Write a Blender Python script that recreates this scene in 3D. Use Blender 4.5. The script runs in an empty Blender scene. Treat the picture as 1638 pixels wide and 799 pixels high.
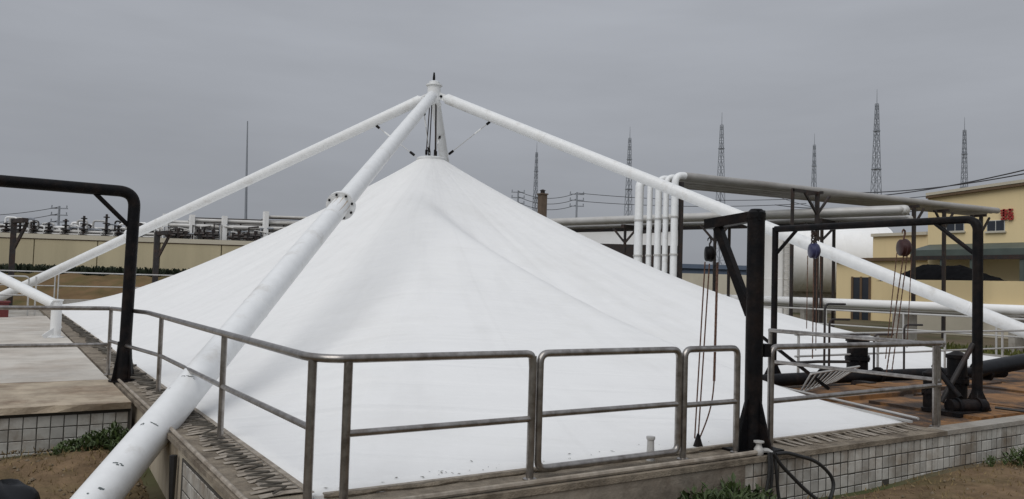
import bpy, math, random
import numpy as np
from mathutils import Vector, Matrix
random.seed(7)
rng = np.random.RandomState(3)
SC = bpy.context.scene
COL = SC.collection

# ------------------------------------------------------------------ camera
F, CX, CY, CAMH = 1270.0, 819.0, 399.5, 1.71          # photograph: 1638 x 799
def _d(x, y):
    v = np.array([(x-CX)/F, (y-CY)/F, 1.0]); return v/np.linalg.norm(v)
_e1 = _d(2790, 513); _e2 = _d(0, 430); _e2 = _e2-_e1*_e1.dot(_e2); _e2 /= np.linalg.norm(_e2)
RM = np.array([_e1, _e2, np.cross(_e1, _e2)])          # camera axes -> world (X along front rim, Y along left rim)
CAM0 = np.array([0, 0, CAMH])
cam = bpy.data.cameras.new('camera'); cam.sensor_width = 36; cam.lens = F/1638*36
cam.clip_start = 0.05; cam.clip_end = 5000
camo = bpy.data.objects.new('camera', cam); COL.objects.link(camo); SC.camera = camo
_r, _u, _b = RM@[1, 0, 0], -(RM@[0, 1, 0]), -(RM@[0, 0, 1])
camo.matrix_world = Matrix(((_r[0], _u[0], _b[0], 0), (_r[1], _u[1], _b[1], 0), (_r[2], _u[2], _b[2], CAMH), (0, 0, 0, 1)))

# ------------------------------------------------------------------ sky, sun, exposure
SUN_DIR = Vector((-0.58, -0.34, 0.74)).normalized()
W = bpy.data.worlds.new('World'); SC.world = W; W.use_nodes = True
nt = W.node_tree; N = nt.nodes; L = nt.links; N.clear()
out = N.new('ShaderNodeOutputWorld'); bg = N.new('ShaderNodeBackground'); bg.inputs[1].default_value = 0.1
sky = N.new('ShaderNodeTexSky'); sky.sky_type = 'NISHITA'; sky.sun_disc = False
sky.sun_elevation = math.asin(SUN_DIR.z); sky.sun_rotation = math.atan2(SUN_DIR.x, SUN_DIR.y)
hs = N.new('ShaderNodeHueSaturation'); hs.inputs['Saturation'].default_value = 0.25
L.new(sky.outputs[0], hs.inputs['Color'])
tc = N.new('ShaderNodeTexCoord'); sep = N.new('ShaderNodeSeparateXYZ'); L.new(tc.outputs['Generated'], sep.inputs[0])
mx = N.new('ShaderNodeMath'); mx.operation = 'MAXIMUM'; mx.inputs[1].default_value = 0; L.new(sep.outputs['Z'], mx.inputs[0])
gr = N.new('ShaderNodeMath'); gr.operation = 'MULTIPLY_ADD'; gr.inputs[1].default_value = 1.35; gr.inputs[2].default_value = 1.0
L.new(mx.outputs[0], gr.inputs[0])                     # overcast sky: brighter towards the zenith all round
mp = N.new('ShaderNodeMapping'); mp.inputs['Scale'].default_value = (1.3, 1.3, 7.0); L.new(tc.outputs['Generated'], mp.inputs[0])
nz = N.new('ShaderNodeTexNoise'); nz.inputs['Scale'].default_value = 2.2; nz.inputs['Detail'].default_value = 5
nz.inputs['Roughness'].default_value = 0.5; L.new(mp.outputs[0], nz.inputs['Vector'])
mr = N.new('ShaderNodeMapRange'); mr.inputs[1].default_value = .3; mr.inputs[2].default_value = .7
mr.inputs[3].default_value = .93; mr.inputs[4].default_value = 1.07; L.new(nz.outputs[0], mr.inputs[0])
ml = N.new('ShaderNodeMath'); ml.operation = 'MULTIPLY'; L.new(gr.outputs[0], ml.inputs[0]); L.new(mr.outputs[0], ml.inputs[1])
vm = N.new('ShaderNodeVectorMath'); vm.operation = 'SCALE'; vm.inputs[0].default_value = (2.66, 2.80, 3.08)
L.new(ml.outputs[0], vm.inputs['Scale'])
mix = N.new('ShaderNodeMix'); mix.data_type = 'RGBA'; mix.inputs[0].default_value = 0.97
L.new(hs.outputs[0], mix.inputs[6]); L.new(vm.outputs[0], mix.inputs[7])
L.new(mix.outputs[2], bg.inputs[0]); L.new(bg.outputs[0], out.inputs[0])
sun = bpy.data.lights.new('sun', 'SUN'); sun.energy = 1.5; sun.angle = math.radians(55); sun.color = (1, .975, .94)
suno = bpy.data.objects.new('sun', sun); COL.objects.link(suno)
suno.rotation_euler = SUN_DIR.to_track_quat('Z', 'Y').to_euler()
SC.view_settings.view_transform = 'Standard'; SC.view_settings.look = 'None'
SC.view_settings.exposure = 0.0; SC.view_settings.gamma = 1.0; SC.view_settings.use_curve_mapping = False

# ------------------------------------------------------------------ pixel -> place
def ray(x, y): return RM@np.array([(x-CX)/F, (y-CY)/F, 1.0])
def at_z(x, y, z): r = ray(x, y); return Vector(CAM0+r*((z-CAMH)/r[2]))
def at_y(x, y, Y): r = ray(x, y); return Vector(CAM0+r*(Y/r[1]))
def at_x(x, y, X): r = ray(x, y); return Vector(CAM0+r*(X/r[0]))
def at_d(x, y, D): return Vector(CAM0+ray(x, y)*D)

# ------------------------------------------------------------------ materials
def mat(name, col, rough=.6, metal=0, var=.25, scale=4., col2=None, blotch=.5, bump=.15, bscale=40., streak=False, rnd=0., detail=6, spec=.5, mask=(.45, .68)):
    m = bpy.data.materials.new(name); m.use_nodes = True
    t = m.node_tree; n = t.nodes; l = t.links; b = n['Principled BSDF']
    b.inputs['Roughness'].default_value = rough; b.inputs['Metallic'].default_value = metal
    b.inputs['Specular IOR Level'].default_value = spec
    g = n.new('ShaderNodeNewGeometry'); mp = n.new('ShaderNodeMapping'); l.new(g.outputs['Position'], mp.inputs[0])
    if streak: mp.inputs['Scale'].default_value = (1, 1, .12)
    a = n.new('ShaderNodeTexNoise'); a.inputs['Scale'].default_value = scale; a.inputs['Detail'].default_value = detail
    a.inputs['Roughness'].default_value = .62; l.new(mp.outputs[0], a.inputs['Vector'])
    r1 = n.new('ShaderNodeMapRange'); r1.inputs[1].default_value = .25; r1.inputs[2].default_value = .75
    r1.inputs[3].default_value = 1-var; r1.inputs[4].default_value = 1+var*.7; l.new(a.outputs[0], r1.inputs[0])
    fac = r1.outputs[0]
    if rnd:
        oi = n.new('ShaderNodeObjectInfo'); r3 = n.new('ShaderNodeMapRange'); l.new(oi.outputs['Random'], r3.inputs[0])
        r3.inputs[3].default_value = 1-rnd; r3.inputs[4].default_value = 1+rnd
        mm = n.new('ShaderNodeMath'); mm.operation = 'MULTIPLY'; l.new(fac, mm.inputs[0]); l.new(r3.outputs[0], mm.inputs[1]); fac = mm.outputs[0]
    v = n.new('ShaderNodeVectorMath'); v.operation = 'SCALE'; l.new(fac, v.inputs['Scale'])
    if col2:
        c = n.new('ShaderNodeTexNoise'); c.inputs['Scale'].default_value = scale*.37; c.inputs['Detail'].default_value = 8
        c.inputs['Roughness'].default_value = .68; l.new(mp.outputs[0], c.inputs['Vector'])
        r2 = n.new('ShaderNodeMapRange'); r2.inputs[1].default_value = mask[0]; r2.inputs[2].default_value = mask[1]
        r2.inputs[3].default_value = 0; r2.inputs[4].default_value = blotch; l.new(c.outputs[0], r2.inputs[0])
        x = n.new('ShaderNodeMix'); x.data_type = 'RGBA'; x.inputs[6].default_value = (*col, 1); x.inputs[7].default_value = (*col2, 1)
        l.new(r2.outputs[0], x.inputs[0]); l.new(x.outputs[2], v.inputs[0])
    else: v.inputs[0].default_value = col
    l.new(v.outputs[0], b.inputs['Base Color'])
    if bump:
        d = n.new('ShaderNodeTexNoise'); d.inputs['Scale'].default_value = bscale; d.inputs['Detail'].default_value = 4
        l.new(g.outputs['Position'], d.inputs['Vector'])
        bp = n.new('ShaderNodeBump'); bp.inputs['Strength'].default_value = bump; bp.inputs['Distance'].default_value = .02
        l.new(d.outputs[0], bp.inputs['Height']); l.new(bp.outputs[0], b.inputs['Normal'])
    return m
M = dict(
 fabric=mat('membrane', (.80, .80, .79), .55, var=.025, scale=1.1, col2=(.66, .65, .62), blotch=.35, bump=.12, bscale=3.0, mask=(.52, .75), spec=.3),
 seam=mat('membrane_seam', (.79, .79, .78), .55, var=.025, scale=2, bump=.05, spec=.3),
 dirt=mat('fabric_dirt', (.10, .10, .08), .9, var=.4, scale=20),
 white=mat('white_paint', (.76, .77, .77), .42, var=.07, scale=5, col2=(.48, .45, .40), blotch=.6, bump=.06, mask=(.56, .74)),
 clean=mat('clean_white_paint', (.88, .88, .87), .4, var=.04, scale=.6, col2=(.70, .69, .66), blotch=.4, bump=0),
 scuff=mat('scuffed_steel', (.10, .12, .12), .6, var=.3, scale=20),
 steel=mat('stainless_steel', (.36, .34, .32), .30, metal=.9, var=.35, scale=14, col2=(.10, .07, .05), blotch=.6, bump=.04),
 black=mat('black_paint', (.006, .006, .007), .5, var=.5, scale=12, col2=(.028, .018, .014), blotch=.6, bump=.2, spec=.12),
 dsteel=mat('dark_steel', (.03, .027, .027), .5, var=.3, scale=8, col2=(.07, .035, .022), blotch=.6, spec=.3),
 concrete=mat('concrete', (.34, .32, .285), .9, var=.3, scale=2.4, col2=(.13, .10, .07), blotch=.75, bump=.5, bscale=30),
 slab=mat('slab_concrete', (.54, .505, .45), .88, var=.2, scale=1.3, col2=(.27, .21, .16), blotch=.6, bump=.3, bscale=45),
 plank=mat('stained_slab', (.42, .35, .26), .88, var=.35, scale=2.4, col2=(.13, .075, .04), blotch=.9, bump=.4, bscale=35),
 tile=mat('wall_tile', (.46, .45, .415), .36, var=.22, scale=4, col2=(.17, .12, .075), blotch=.85, bump=.05, rnd=.2, mask=(.44, .66)),
 grout=mat('grout', (.055, .05, .042), .95, var=.3, scale=9, bump=.3),
 sidewall=mat('stained_side_wall', (.40, .35, .27), .85, var=.35, scale=3.4, col2=(.17, .12, .065), blotch=.85, bump=.25, streak=True),
 ledge=mat('ledge', (.25, .21, .16), .95, var=.45, scale=6, col2=(.07, .05, .032), blotch=.85, bump=.7, bscale=60),
 stained=mat('stained_concrete', (.27, .235, .19), .9, var=.45, scale=3., col2=(.09, .06, .04), blotch=.9, bump=.5, bscale=30),
 strap=mat('webbing_strap', (.33, .29, .24), .85, var=.4, scale=10, col2=(.16, .125, .09), blotch=.8),
 rope=mat('rope', (.10, .09, .075), .9, var=.4, scale=20),
 soil=mat('soil', (.175, .12, .072), 1, var=.45, scale=3.2, col2=(.075, .075, .03), blotch=.6, bump=1., bscale=22, spec=.1),
 ground=mat('ground', (.13, .105, .07), 1, var=.4, scale=.35, col2=(.055, .075, .025), blotch=.9, bump=.8, bscale=9, spec=.1),
 rust=mat('rusty_slab', (.23, .11, .035), .75, var=.5, scale=2.6, col2=(.03, .018, .012), blotch=.95, bump=.6, bscale=35, mask=(.44, .55)),
 chain=mat('rusty_chain', (.14, .075, .05), .65, metal=.3, var=.4, scale=30),
 maroon=mat('maroon_paint', (.04, .012, .011), .45, var=.3, scale=20),
 blue=mat('blue_paint', (.03, .032, .085), .35, var=.2, scale=20),
 beige=mat('beige_wall', (.52, .455, .30), .85, var=.12, scale=.35, col2=(.30, .26, .17), blotch=.5, bump=.2, bscale=6, streak=True),
 cap=mat('wall_cap', (.52, .48, .385), .85, var=.12, scale=.5, bump=.2),
 yellow=mat('yellow_wall', (.76, .615, .355), .8, var=.09, scale=.3, col2=(.56, .44, .24), blotch=.35, bump=.1, bscale=5, streak=True),
 trim=mat('brown_trim', (.12, .075, .04), .7, var=.2, scale=2),
 green=mat('green_fascia', (.07, .09, .08), .6, var=.2, scale=1.2),
 coal=mat('coal', (.007, .007, .008), .95, var=.5, scale=3, bump=1, bscale=4, spec=.05),
 glass=mat('window_glass', (.025, .03, .04), .12, var=.2, scale=2, bump=0),
 frame=mat('window_frame', (.55, .55, .52), .5, var=.1, scale=3),
 red=mat('red_paint', (.34, .035, .03), .5, var=.15, scale=6),
 dred=mat('dark_red_paint', (.13, .02, .02), .5, var=.3, scale=8),
 gpipe=mat('insulated_pipe', (.48, .475, .46), .45, metal=.15, var=.12, scale=1.4, col2=(.33, .30, .26), blotch=.5, bump=.05),
 grun=mat('shaded_weathered_pipe', (.34, .33, .315), .5, metal=.1, var=.15, scale=1.4, col2=(.20, .18, .16), blotch=.6, bump=.05),  # weathered grey, with the underside shade of the long runs in the colour
 tower=mat('haze_pale_steel', (.26, .28, .31), .7, var=.1, scale=.3, bump=0),  # lightened blue-grey: haze over the far steel is put into its colour
 wire=mat('cable', (.03, .03, .035), .7, var=.1, scale=1, bump=0),
 bluewall=mat('blue_wall', (.09, .12, .17), .7, var=.1, scale=.5, bump=0),
 chimney=mat('chimney_brick', (.13, .095, .07), .9, var=.25, scale=2),
 leaf=mat('leaf', (.055, .085, .022), .6, var=.45, scale=9, col2=(.03, .05, .012), blotch=.7, bump=0, rnd=.15),
 tuft_band=mat('dark_tuft_leaf', (.022, .032, .014), .7, var=.4, scale=2, bump=0),
 blackplastic=mat('black_plastic', (.008, .009, .011), .4, var=.3, scale=9, bump=.3, bscale=8, spec=.25),
 rubber=mat('rubber', (.012, .012, .012), .55, var=.2, scale=15),
)

def streaked_fabric(m, cx, cy):
    t = m.node_tree; n = t.nodes; l = t.links; b = n['Principled BSDF']; src = b.inputs['Base Color'].links[0].from_socket
    g = n.new('ShaderNodeNewGeometry'); sp = n.new('ShaderNodeSeparateXYZ'); l.new(g.outputs['Position'], sp.inputs[0])
    def mth(op, a, c=None, d=None):
        k = n.new('ShaderNodeMath'); k.operation = op
        for i, q in enumerate((a, c, d)):
            if q is None: continue
            if isinstance(q, (int, float)): k.inputs[i].default_value = q
            else: l.new(q, k.inputs[i])
        return k.outputs[0]
    dx, dy = mth('SUBTRACT', sp.outputs[0], cx), mth('SUBTRACT', sp.outputs[1], cy)
    an = mth('ARCTAN2', dy, dx); rr = mth('SQRT', mth('ADD', mth('MULTIPLY', dx, dx), mth('MULTIPLY', dy, dy)))
    cb = n.new('ShaderNodeCombineXYZ'); l.new(mth('MULTIPLY', an, 16.), cb.inputs[0]); l.new(mth('MULTIPLY', rr, .16), cb.inputs[1])
    z = n.new('ShaderNodeTexNoise'); z.inputs['Scale'].default_value = 1.6; z.inputs['Detail'].default_value = 7; z.inputs['Roughness'].default_value = .6; l.new(cb.outputs[0], z.inputs['Vector'])
    mr_ = n.new('ShaderNodeMapRange'); mr_.inputs[1].default_value = .5; mr_.inputs[2].default_value = .8; mr_.inputs[3].default_value = 1; mr_.inputs[4].default_value = .93; l.new(z.outputs[0], mr_.inputs[0])
    fr = mth('ABSOLUTE', mth('SUBTRACT', mth('FRACT', mth('MULTIPLY', an, 24/6.28318)), .5))       # 24 fabric panels
    wd = mth('DIVIDE', .13, mth('MAXIMUM', rr, .4)); ln = mth('LESS_THAN', fr, wd)
    f2 = mth('SUBTRACT', 1.0, mth('MULTIPLY', ln, .02))
    v = n.new('ShaderNodeVectorMath'); v.operation = 'SCALE'; l.new(src, v.inputs[0]); l.new(mth('MULTIPLY', mr_.outputs[0], f2), v.inputs['Scale']); l.new(v.outputs[0], b.inputs['Base Color'])
    # shallow cross wrinkles
    cb2 = n.new('ShaderNodeCombineXYZ'); l.new(mth('MULTIPLY', an, 3.), cb2.inputs[0]); l.new(mth('MULTIPLY', rr, 1.1), cb2.inputs[1])
    z2 = n.new('ShaderNodeTexNoise'); z2.inputs['Scale'].default_value = 1.4; z2.inputs['Detail'].default_value = 3; z2.inputs['Distortion'].default_value = .8; l.new(cb2.outputs[0], z2.inputs['Vector'])
    bp = [q for q in n if q.type == 'BUMP'][0]; b2 = n.new('ShaderNodeBump'); b2.inputs['Strength'].default_value = .35; b2.inputs['Distance'].default_value = .12
    l.new(z2.outputs[0], b2.inputs['Height']); l.new(bp.outputs[0], b2.inputs['Normal']); l.new(b2.outputs[0], b.inputs['Normal'])
streaked_fabric(M['fabric'], 13.47, 26.68)

# ------------------------------------------------------------------ mesh helper
class MB:
    def __init__(s): s.v = []; s.f = []; s.sm = []
    def add(s, vs, fs, smooth=False):
        o = len(s.v); s.v += [tuple(p) for p in vs]
        for f in fs: s.f.append([i+o for i in f]); s.sm.append(smooth)
        return s
    def box(s, a, b):
        x0, y0, z0 = a; x1, y1, z1 = b
        return s.add([(x0, y0, z0), (x1, y0, z0), (x1, y1, z0), (x0, y1, z0), (x0, y0, z1), (x1, y0, z1), (x1, y1, z1), (x0, y1, z1)],
              [(0, 3, 2, 1), (4, 5, 6, 7), (0, 1, 5, 4), (1, 2, 6, 5), (2, 3, 7, 6), (3, 0, 4, 7)])
    def beam(s, p, q, w, h, up=(0, 0, 1)):
        p, q = Vector(p), Vector(q); d = (q-p).normalized(); u = Vector(up)
        if abs(d.dot(u)) > .98: u = Vector((1, 0, 0))
        r = d.cross(u).normalized()*w/2; t = r.cross(d).normalized()*h/2
        vs = [p-r-t, p+r-t, p+r+t, p-r+t, q-r-t, q+r-t, q+r+t, q-r+t]
        return s.add(vs, [(0, 3, 2, 1), (4, 5, 6, 7), (0, 1, 5, 4), (1, 2, 6, 5), (2, 3, 7, 6), (3, 0, 4, 7)])
    def tube(s, pts, r, n=12, cap=True):
        pts = [Vector(p) for p in pts]; m = len(pts)
        rs = r if isinstance(r, (list, tuple)) else [r]*m
        ring = []; prev = None
        for i, p in enumerate(pts):
            d = (pts[min(i+1, m-1)]-pts[max(i-1, 0)]).normalized()
            if prev is None:
                u = Vector((0, 0, 1)) if abs(d.z) < .9 else Vector((1, 0, 0)); a = d.cross(u).normalized()
            else: a = (prev-d*prev.dot(d)).normalized()
            prev = a; b = d.cross(a)
            ring.append([p+(a*math.cos(2*math.pi*k/n)+b*math.sin(2*math.pi*k/n))*rs[i] for k in range(n)])
        o = len(s.v)
        for q in ring: s.v += [tuple(x) for x in q]
        for i in range(m-1):
            for k in range(n):
                k2 = (k+1) % n; s.f.append([o+i*n+k, o+i*n+k2, o+(i+1)*n+k2, o+(i+1)*n+k]); s.sm.append(True)
        if cap:
            s.f.append([o+k for k in range(n)][::-1]); s.sm.append(False)
            s.f.append([o+(m-1)*n+k for k in range(n)]); s.sm.append(False)
        return s
    def lathe(s, c, prof, n=20, axis=(0, 0, 1)):      # prof: (radius, height) list
        ax = Vector(axis).normalized(); c = Vector(c)
        return s.tube([c+ax*h for _, h in prof], [max(r, 1e-4) for r, _ in prof], n)
    def obj(s, name, m, parent=None, origin=None):
        me = bpy.data.meshes.new(name)
        v = s.v
        if origin is not None: o = Vector(origin); v = [tuple(Vector(p)-o) for p in v]
        me.from_pydata(v, [], s.f); me.validate()
        me.polygons.foreach_set('use_smooth', s.sm if len(s.sm) == len(me.polygons) else [False]*len(me.polygons))
        if any(s.sm) and len(me.polygons) < 20000: me.set_sharp_from_angle(angle=math.radians(40))
        me.materials.append(M[m]); ob = bpy.data.objects.new(name, me); COL.objects.link(ob)
        if parent is not None: ob.parent = parent
        if origin is not None: ob.location = origin
        return ob
def thing(name, label, cat, group=None, loc=None):
    o = bpy.data.objects.new(name, None); COL.objects.link(o); o.empty_display_size = .2
    return tag(o, label, cat, group)
def tag(o, label, cat, group=None):
    o['label'] = label; o['category'] = cat
    if group: o['group'] = group
    return o
def structure(o, label=None):
    o['kind'] = 'structure'
    if label: o['label'] = label; o['category'] = o.name.split('.')[0].replace('_', ' ')
    return o
def bend(pts, r, n=6):                                 # round the inner corners of a polyline
    pts = [Vector(p) for p in pts]; res = [pts[0]]
    for i in range(1, len(pts)-1):
        a, b, c = pts[i-1], pts[i], pts[i+1]; u = (a-b).normalized(); w = (c-b).normalized()
        rr = min(r, (a-b).length*.49, (c-b).length*.49)
        p, q = b+u*rr, b+w*rr
        for k in range(n+1):
            t = k/n; res.append((1-t)**2*p+2*t*(1-t)*b+t*t*q)
    return res+[pts[-1]]

# ================================================================== GROUND
GZ = -0.62
def ground_z(x, y):
    z = GZ
    z += .14*math.exp(-((x-9)/4.5)**2-((y-4.6)/2.2)**2)+.05*math.sin(x*1.3)*math.cos(y*1.1)*math.exp(-((x-5)**2+(y-6)**2)/150)
    z -= .16*math.exp(-((x-.5)/2)**2-((y-8)/2.5)**2)
    return z
def axis_pts(lo, hi, fl, fh, step):
    fine = list(np.arange(fl, fh+1e-6, step)); a = []; d = step; x = fl
    while x > lo: d *= 1.5; x -= d; a.append(max(x, lo))
    b = []; d = step; x = fh
    while x < hi: d *= 1.5; x += d; b.append(min(x, hi))
    return a[::-1]+fine+b
gx = axis_pts(-2500, 2500, -6, 18, .3); gy = axis_pts(-400, 3000, 0, 14, .3)
g = MB(); vs = [(x, y, ground_z(x, y)) for y in gy for x in gx]; nx = len(gx)
g.add(vs, [(j*nx+i, j*nx+i+1, (j+1)*nx+i+1, (j+1)*nx+i) for j in range(len(gy)-1) for i in range(nx-1)], True)
structure(g.obj('ground', 'ground'))
# bare soil sheet in front of the wall and in the pit
def sheet(name, x0, x1, y0, y1, m, dz, step=.12, amp=.02, edge=True):
    b = MB(); xs = np.linspace(x0, x1, int((x1-x0)/step)+2); ys = np.linspace(y0, y1, int((y1-y0)/step)+2); n = len(xs)
    vv = []
    for y in ys:
        for x in xs:
            e = min(1, min(x-x0, x1-x, y-y0, y1-y)/.6+.0) if edge else 1
            vv.append((x, y, ground_z(x, y)+dz*e+amp*e*(rng.rand()-.5)-(0.05 if e < .02 else 0)))
    b.add(vv, [(j*n+i, j*n+i+1, (j+1)*n+i+1, (j+1)*n+i) for j in range(len(ys)-1) for i in range(n-1)], True)
    return b.obj(name, m)
structure(sheet('bare_soil', 2.2, 20, -.5, 5.53, 'soil', .05))
structure(sheet('bare_soil', -3.5, 1.58, 5.6, 11.68, 'soil', .10, amp=.05))
# earth bank far behind the tank on the left, and a grass strip on the right
def bank(name, px0, px1, d0, d1, ztop, m, n=60, k=14, bumpy=.25):
    b = MB(); vv = []
    for j in range(k+1):
        t = j/k
        for i in range(n+1):
            p = at_d(px0+(px1-px0)*i/n, 450, d0+(d1-d0)*t)
            s = t*t*(3-2*t); z = GZ-.2+(ztop-GZ+.2)*s+bumpy*(rng.rand()-.5)*min(1, 4*t)
            vv.append((p.x, p.y, z))
    b.add(vv, [(j*(n+1)+i, j*(n+1)+i+1, (j+1)*(n+1)+i+1, (j+1)*(n+1)+i) for j in range(k) for i in range(n)], True)
    return structure(b.obj(name, m))
M['banksoil'] = mat('bank_soil', (.16, .105, .055), 1, var=.4, scale=.5, col2=(.055, .07, .022), blotch=.9, bump=.6, bscale=5, spec=.1)
bank('earth_bank', -260, 560, 47, 58, 1.45, 'banksoil')

# ================================================================== TANK WALLS
X0, X1, YF, YB = 2.12, 24.0, 6.0, 44.0                # edge of the fabric
wall = thing('tank_wall', 'low stained tank wall with white tiles round the white membrane cover', 'wall')
WF, WL = 5.55, 1.62                                    # outer faces: front and left
b = MB()
# front run, with the platform corner on its right end: coping + body
MB().box((WL+.005, WF+.03, GZ-.5), (12.9, 6.0, -.055)).obj('front_wall', 'grout', wall)
MB().box((WL-.02, WF-.015, -.055), (10.25, 6.06, 0)).obj('front_coping', 'ledge', wall)
MB().box((10.25, WF-.012, -.055), (13.2, 5.8, .004)).obj('front_coping', 'concrete', wall)
MB().box((WL+.02, 6.001, GZ-.5), (2.1, 44.2, -.055)).obj('left_wall', 'sidewall', wall)
MB().box((WL-.02, 6.062, -.055), (2.14, 44.3, -.002)).obj('left_coping', 'ledge', wall)
MB().box((24.1, 10.0, GZ-.5), (25.3, 44.2, 0.02)).obj('right_wall', 'concrete', wall)
MB().box((2.141, 44.05, GZ-.5), (24.1, 44.9, .30)).obj('back_wall', 'concrete', wall)
# tiles of the front face: proud of the dark joints
def tile_mesh(name, w, h, d, ax):
    b = MB(); e = .006
    if ax == 'y':
        q = [(0, 0, 0), (w, 0, 0), (w, 0, h), (0, 0, h)]; p = [(e, -d, e), (w-e, -d, e), (w-e, -d, h-e), (e, -d, h-e)]
    else:
        q = [(0, w, 0), (0, 0, 0), (0, 0, h), (0, w, h)]; p = [(-d, w-e, e), (-d, e, e), (-d, e, h-e), (-d, w-e, h-e)]
    b.add(q+p, [(4, 5, 6, 7), (0, 1, 5, 4), (1, 2, 6, 5), (2, 3, 7, 6), (3, 0, 4, 7)])
    me = bpy.data.meshes.new(name); me.from_pydata(b.v, [], b.f); me.materials.append(M['tile']); return me
def tiles(parent, me, pts):
    for p in pts:
        if rng.rand() < .008: continue
        o = bpy.data.objects.new('tile', me); COL.objects.link(o); o.parent = parent
        o.location = (p[0]+rng.uniform(-.002, .002), p[1]+rng.uniform(-.0015, .0015), p[2]+rng.uniform(-.002, .002))
        o.rotation_euler = (rng.normal(0, .006), rng.normal(0, .004), rng.normal(0, .008))
tm = tile_mesh('tile', .119, .129, .005, 'y')
MB().box((WL+.006, WF+.001, GZ-.4), (6.48, WF+.029, -.056)).obj('front_plain_face', 'stained', wall)
face = MB().box((6.481, WF+.012, GZ-.4), (12.88, WF+.029, -.056)).obj('front_tile_bed', 'grout', wall)
tiles(face, tm, [(6.49+i*.133, WF+.012, -.056-.139*(k+1)) for i in range(48) for k in range(5)])
face = MB().box((WL+.006, 6.0, GZ-.4), (WL+.019, 8.5, -.13)).obj('side_tile_bed', 'grout', wall)
tiles(face, tile_mesh('tile', .119, .129, .005, 'x'), [(WL+.006, 6.02+i*.133, -.14-.139*(k+1)) for i in range(18) for k in range(4)])
# ================================================================== WALKWAY on the left
walk = structure(MB().box((-5.5, 11.78, GZ-.4), (WL-.03, 44, -.10)).obj('walkway', 'concrete'))
ys = [11.66, 14.22, 20.4, 27.0, 34.5]
for i in range(4):
    a, c = ys[i]+(.0 if i == 0 else .025), ys[i+1]-.02
    bm = MB(); x0, x1 = -5.4, WL-.06
    n = 24; xs = [x0+(x1-x0)*k/n for k in range(n+1)]
    top = [(x, a+(rng.uniform(-.03, .03) if i == 0 else 0), -.01+rng.uniform(-.004, .004)) for x in xs]
    topb = [(x, c, -.008) for x in xs]
    bot = [(x, a+.01, -.098) for x in xs]; m_ = n+1
    bm.add(top+topb+bot, [(k, k+1, m_+k+1, m_+k) for k in range(n)]+[(2*m_+k, 2*m_+k+1, k+1, k) for k in range(n)]+[(n, 2*m_+n, m_+n)])
    bm.obj('slab', 'plank' if i == 0 else 'slab', walk)
MB().box((-5.4, 11.74, -.135), (WL-.05, 11.777, -.1)).obj('slab_edge', 'grout', walk)
dw = thing('tiled_deck_wall', 'square tiled wall face under the front edge of the walkway slabs', 'wall')
face = MB().box((-5.4, 11.75, GZ-.35), (WL-.06, 11.778, -.136)).obj('tile_bed', 'grout', dw)
tm2 = tile_mesh('tile', .140, .141, .005, 'y')
tiles(face, tm2, [(-1.15+i*.15, 11.75, -.140-.15*(k+1)) for i in range(18) for k in range(5)])

# ================================================================== MEMBRANE
T = Vector((13.47, 26.68, 8.8)); HM = 6.28; R0 = .5; YR = 10.3
def gauge(x, y):
    dx, dy = x-T.x, y-T.y
    s = min(1, max(0, (x-10.05)/1.5)); s = s*s*(3-2*s); y0 = YF+(YR-YF)*s
    a = -dx/(T.x-X0) if dx < 0 else dx/(X1-T.x); c = -dy/(T.y-y0) if dy < 0 else dy/(YB-T.y)
    tt = max(a, c); t = (a**5+c**5)**.2; w = min(1, tt)**2.5
    return t*(1-w)+tt*w
angs = list(np.linspace(-math.pi, math.pi, 300, endpoint=False))
aB = math.atan2(6-T.y, 10.2-T.x); angs += list(np.linspace(aB-.05, aB+.12, 60))
for cx, cy in ((X0, YF), (X1, YR), (X1, YB), (X0, YB)): angs += [math.atan2(cy-T.y, cx-T.x)+d for d in (-.004, 0, .004)]
angs = sorted(set(round(a, 5) for a in angs)); NA = len(angs); NR = 72
creases = [(-2.63, .06, .05), (-2.42, .05, -.03), (-2.13, .12, .01), (-1.90, .12, -.035), (-1.66, .10, .015), (-1.2, .09, .012), (2.62, .05, .06), (2.75, .04, -.05), (2.9, .05, .06), (3.03, .03, -.045), (-3.05, .04, .05), (-2.9, .035, -.04)]
def radius(a):
    lo, hi = .3, 60.
    for _ in range(40):
        md = (lo+hi)/2
        if gauge(T.x+md*math.cos(a), T.y+md*math.sin(a)) < 1: lo = md
        else: hi = md
    return lo
rad = [radius(a) for a in angs]
def surf(a, R, t):                                     # t: 0 at the top ring, 1 at the edge
    r = R0+(R-R0)*t; x, y = T.x+r*math.cos(a), T.y+r*math.sin(a)
    gt = gauge(x, y); tr = gt/r*R0; s = min(1, max(0, (gt-tr)/(1-tr)))
    k = .5+.5*math.cos(a+.7); p = 1.25+.25*k
    z = .03+(HM-.03)*(1-s)**p
    w = 0
    for ca, cw, am in creases:
        d = (a-ca+math.pi) % (2*math.pi)-math.pi; w += am*math.exp(-(d/cw)**2)
    w += .012*math.sin(a*37+2*math.sin(a*5))+.008*math.sin(a*83+1)
    env = math.sin(math.pi*min(1, t*1.02))**.7 if 0 < t < .98 else 0
    return Vector((x, y, z+w*env*.55*(.5+t)+.012*env*math.sin(x*.9+y*.4)*math.sin(y*.8)))
cover = thing('membrane_cover', 'white tensioned fabric cover rising to a peak over the tank', 'canopy')
b = MB(); vv = []
for j in range(NR+1):
    t = (j/NR)**1.15
    for i in range(NA): vv.append(surf(angs[i], rad[i], t))
b.add(vv, [(j*NA+i, (j+1)*NA+i, (j+1)*NA+(i+1) % NA, j*NA+(i+1) % NA) for j in range(NR) for i in range(NA)], True)
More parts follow.
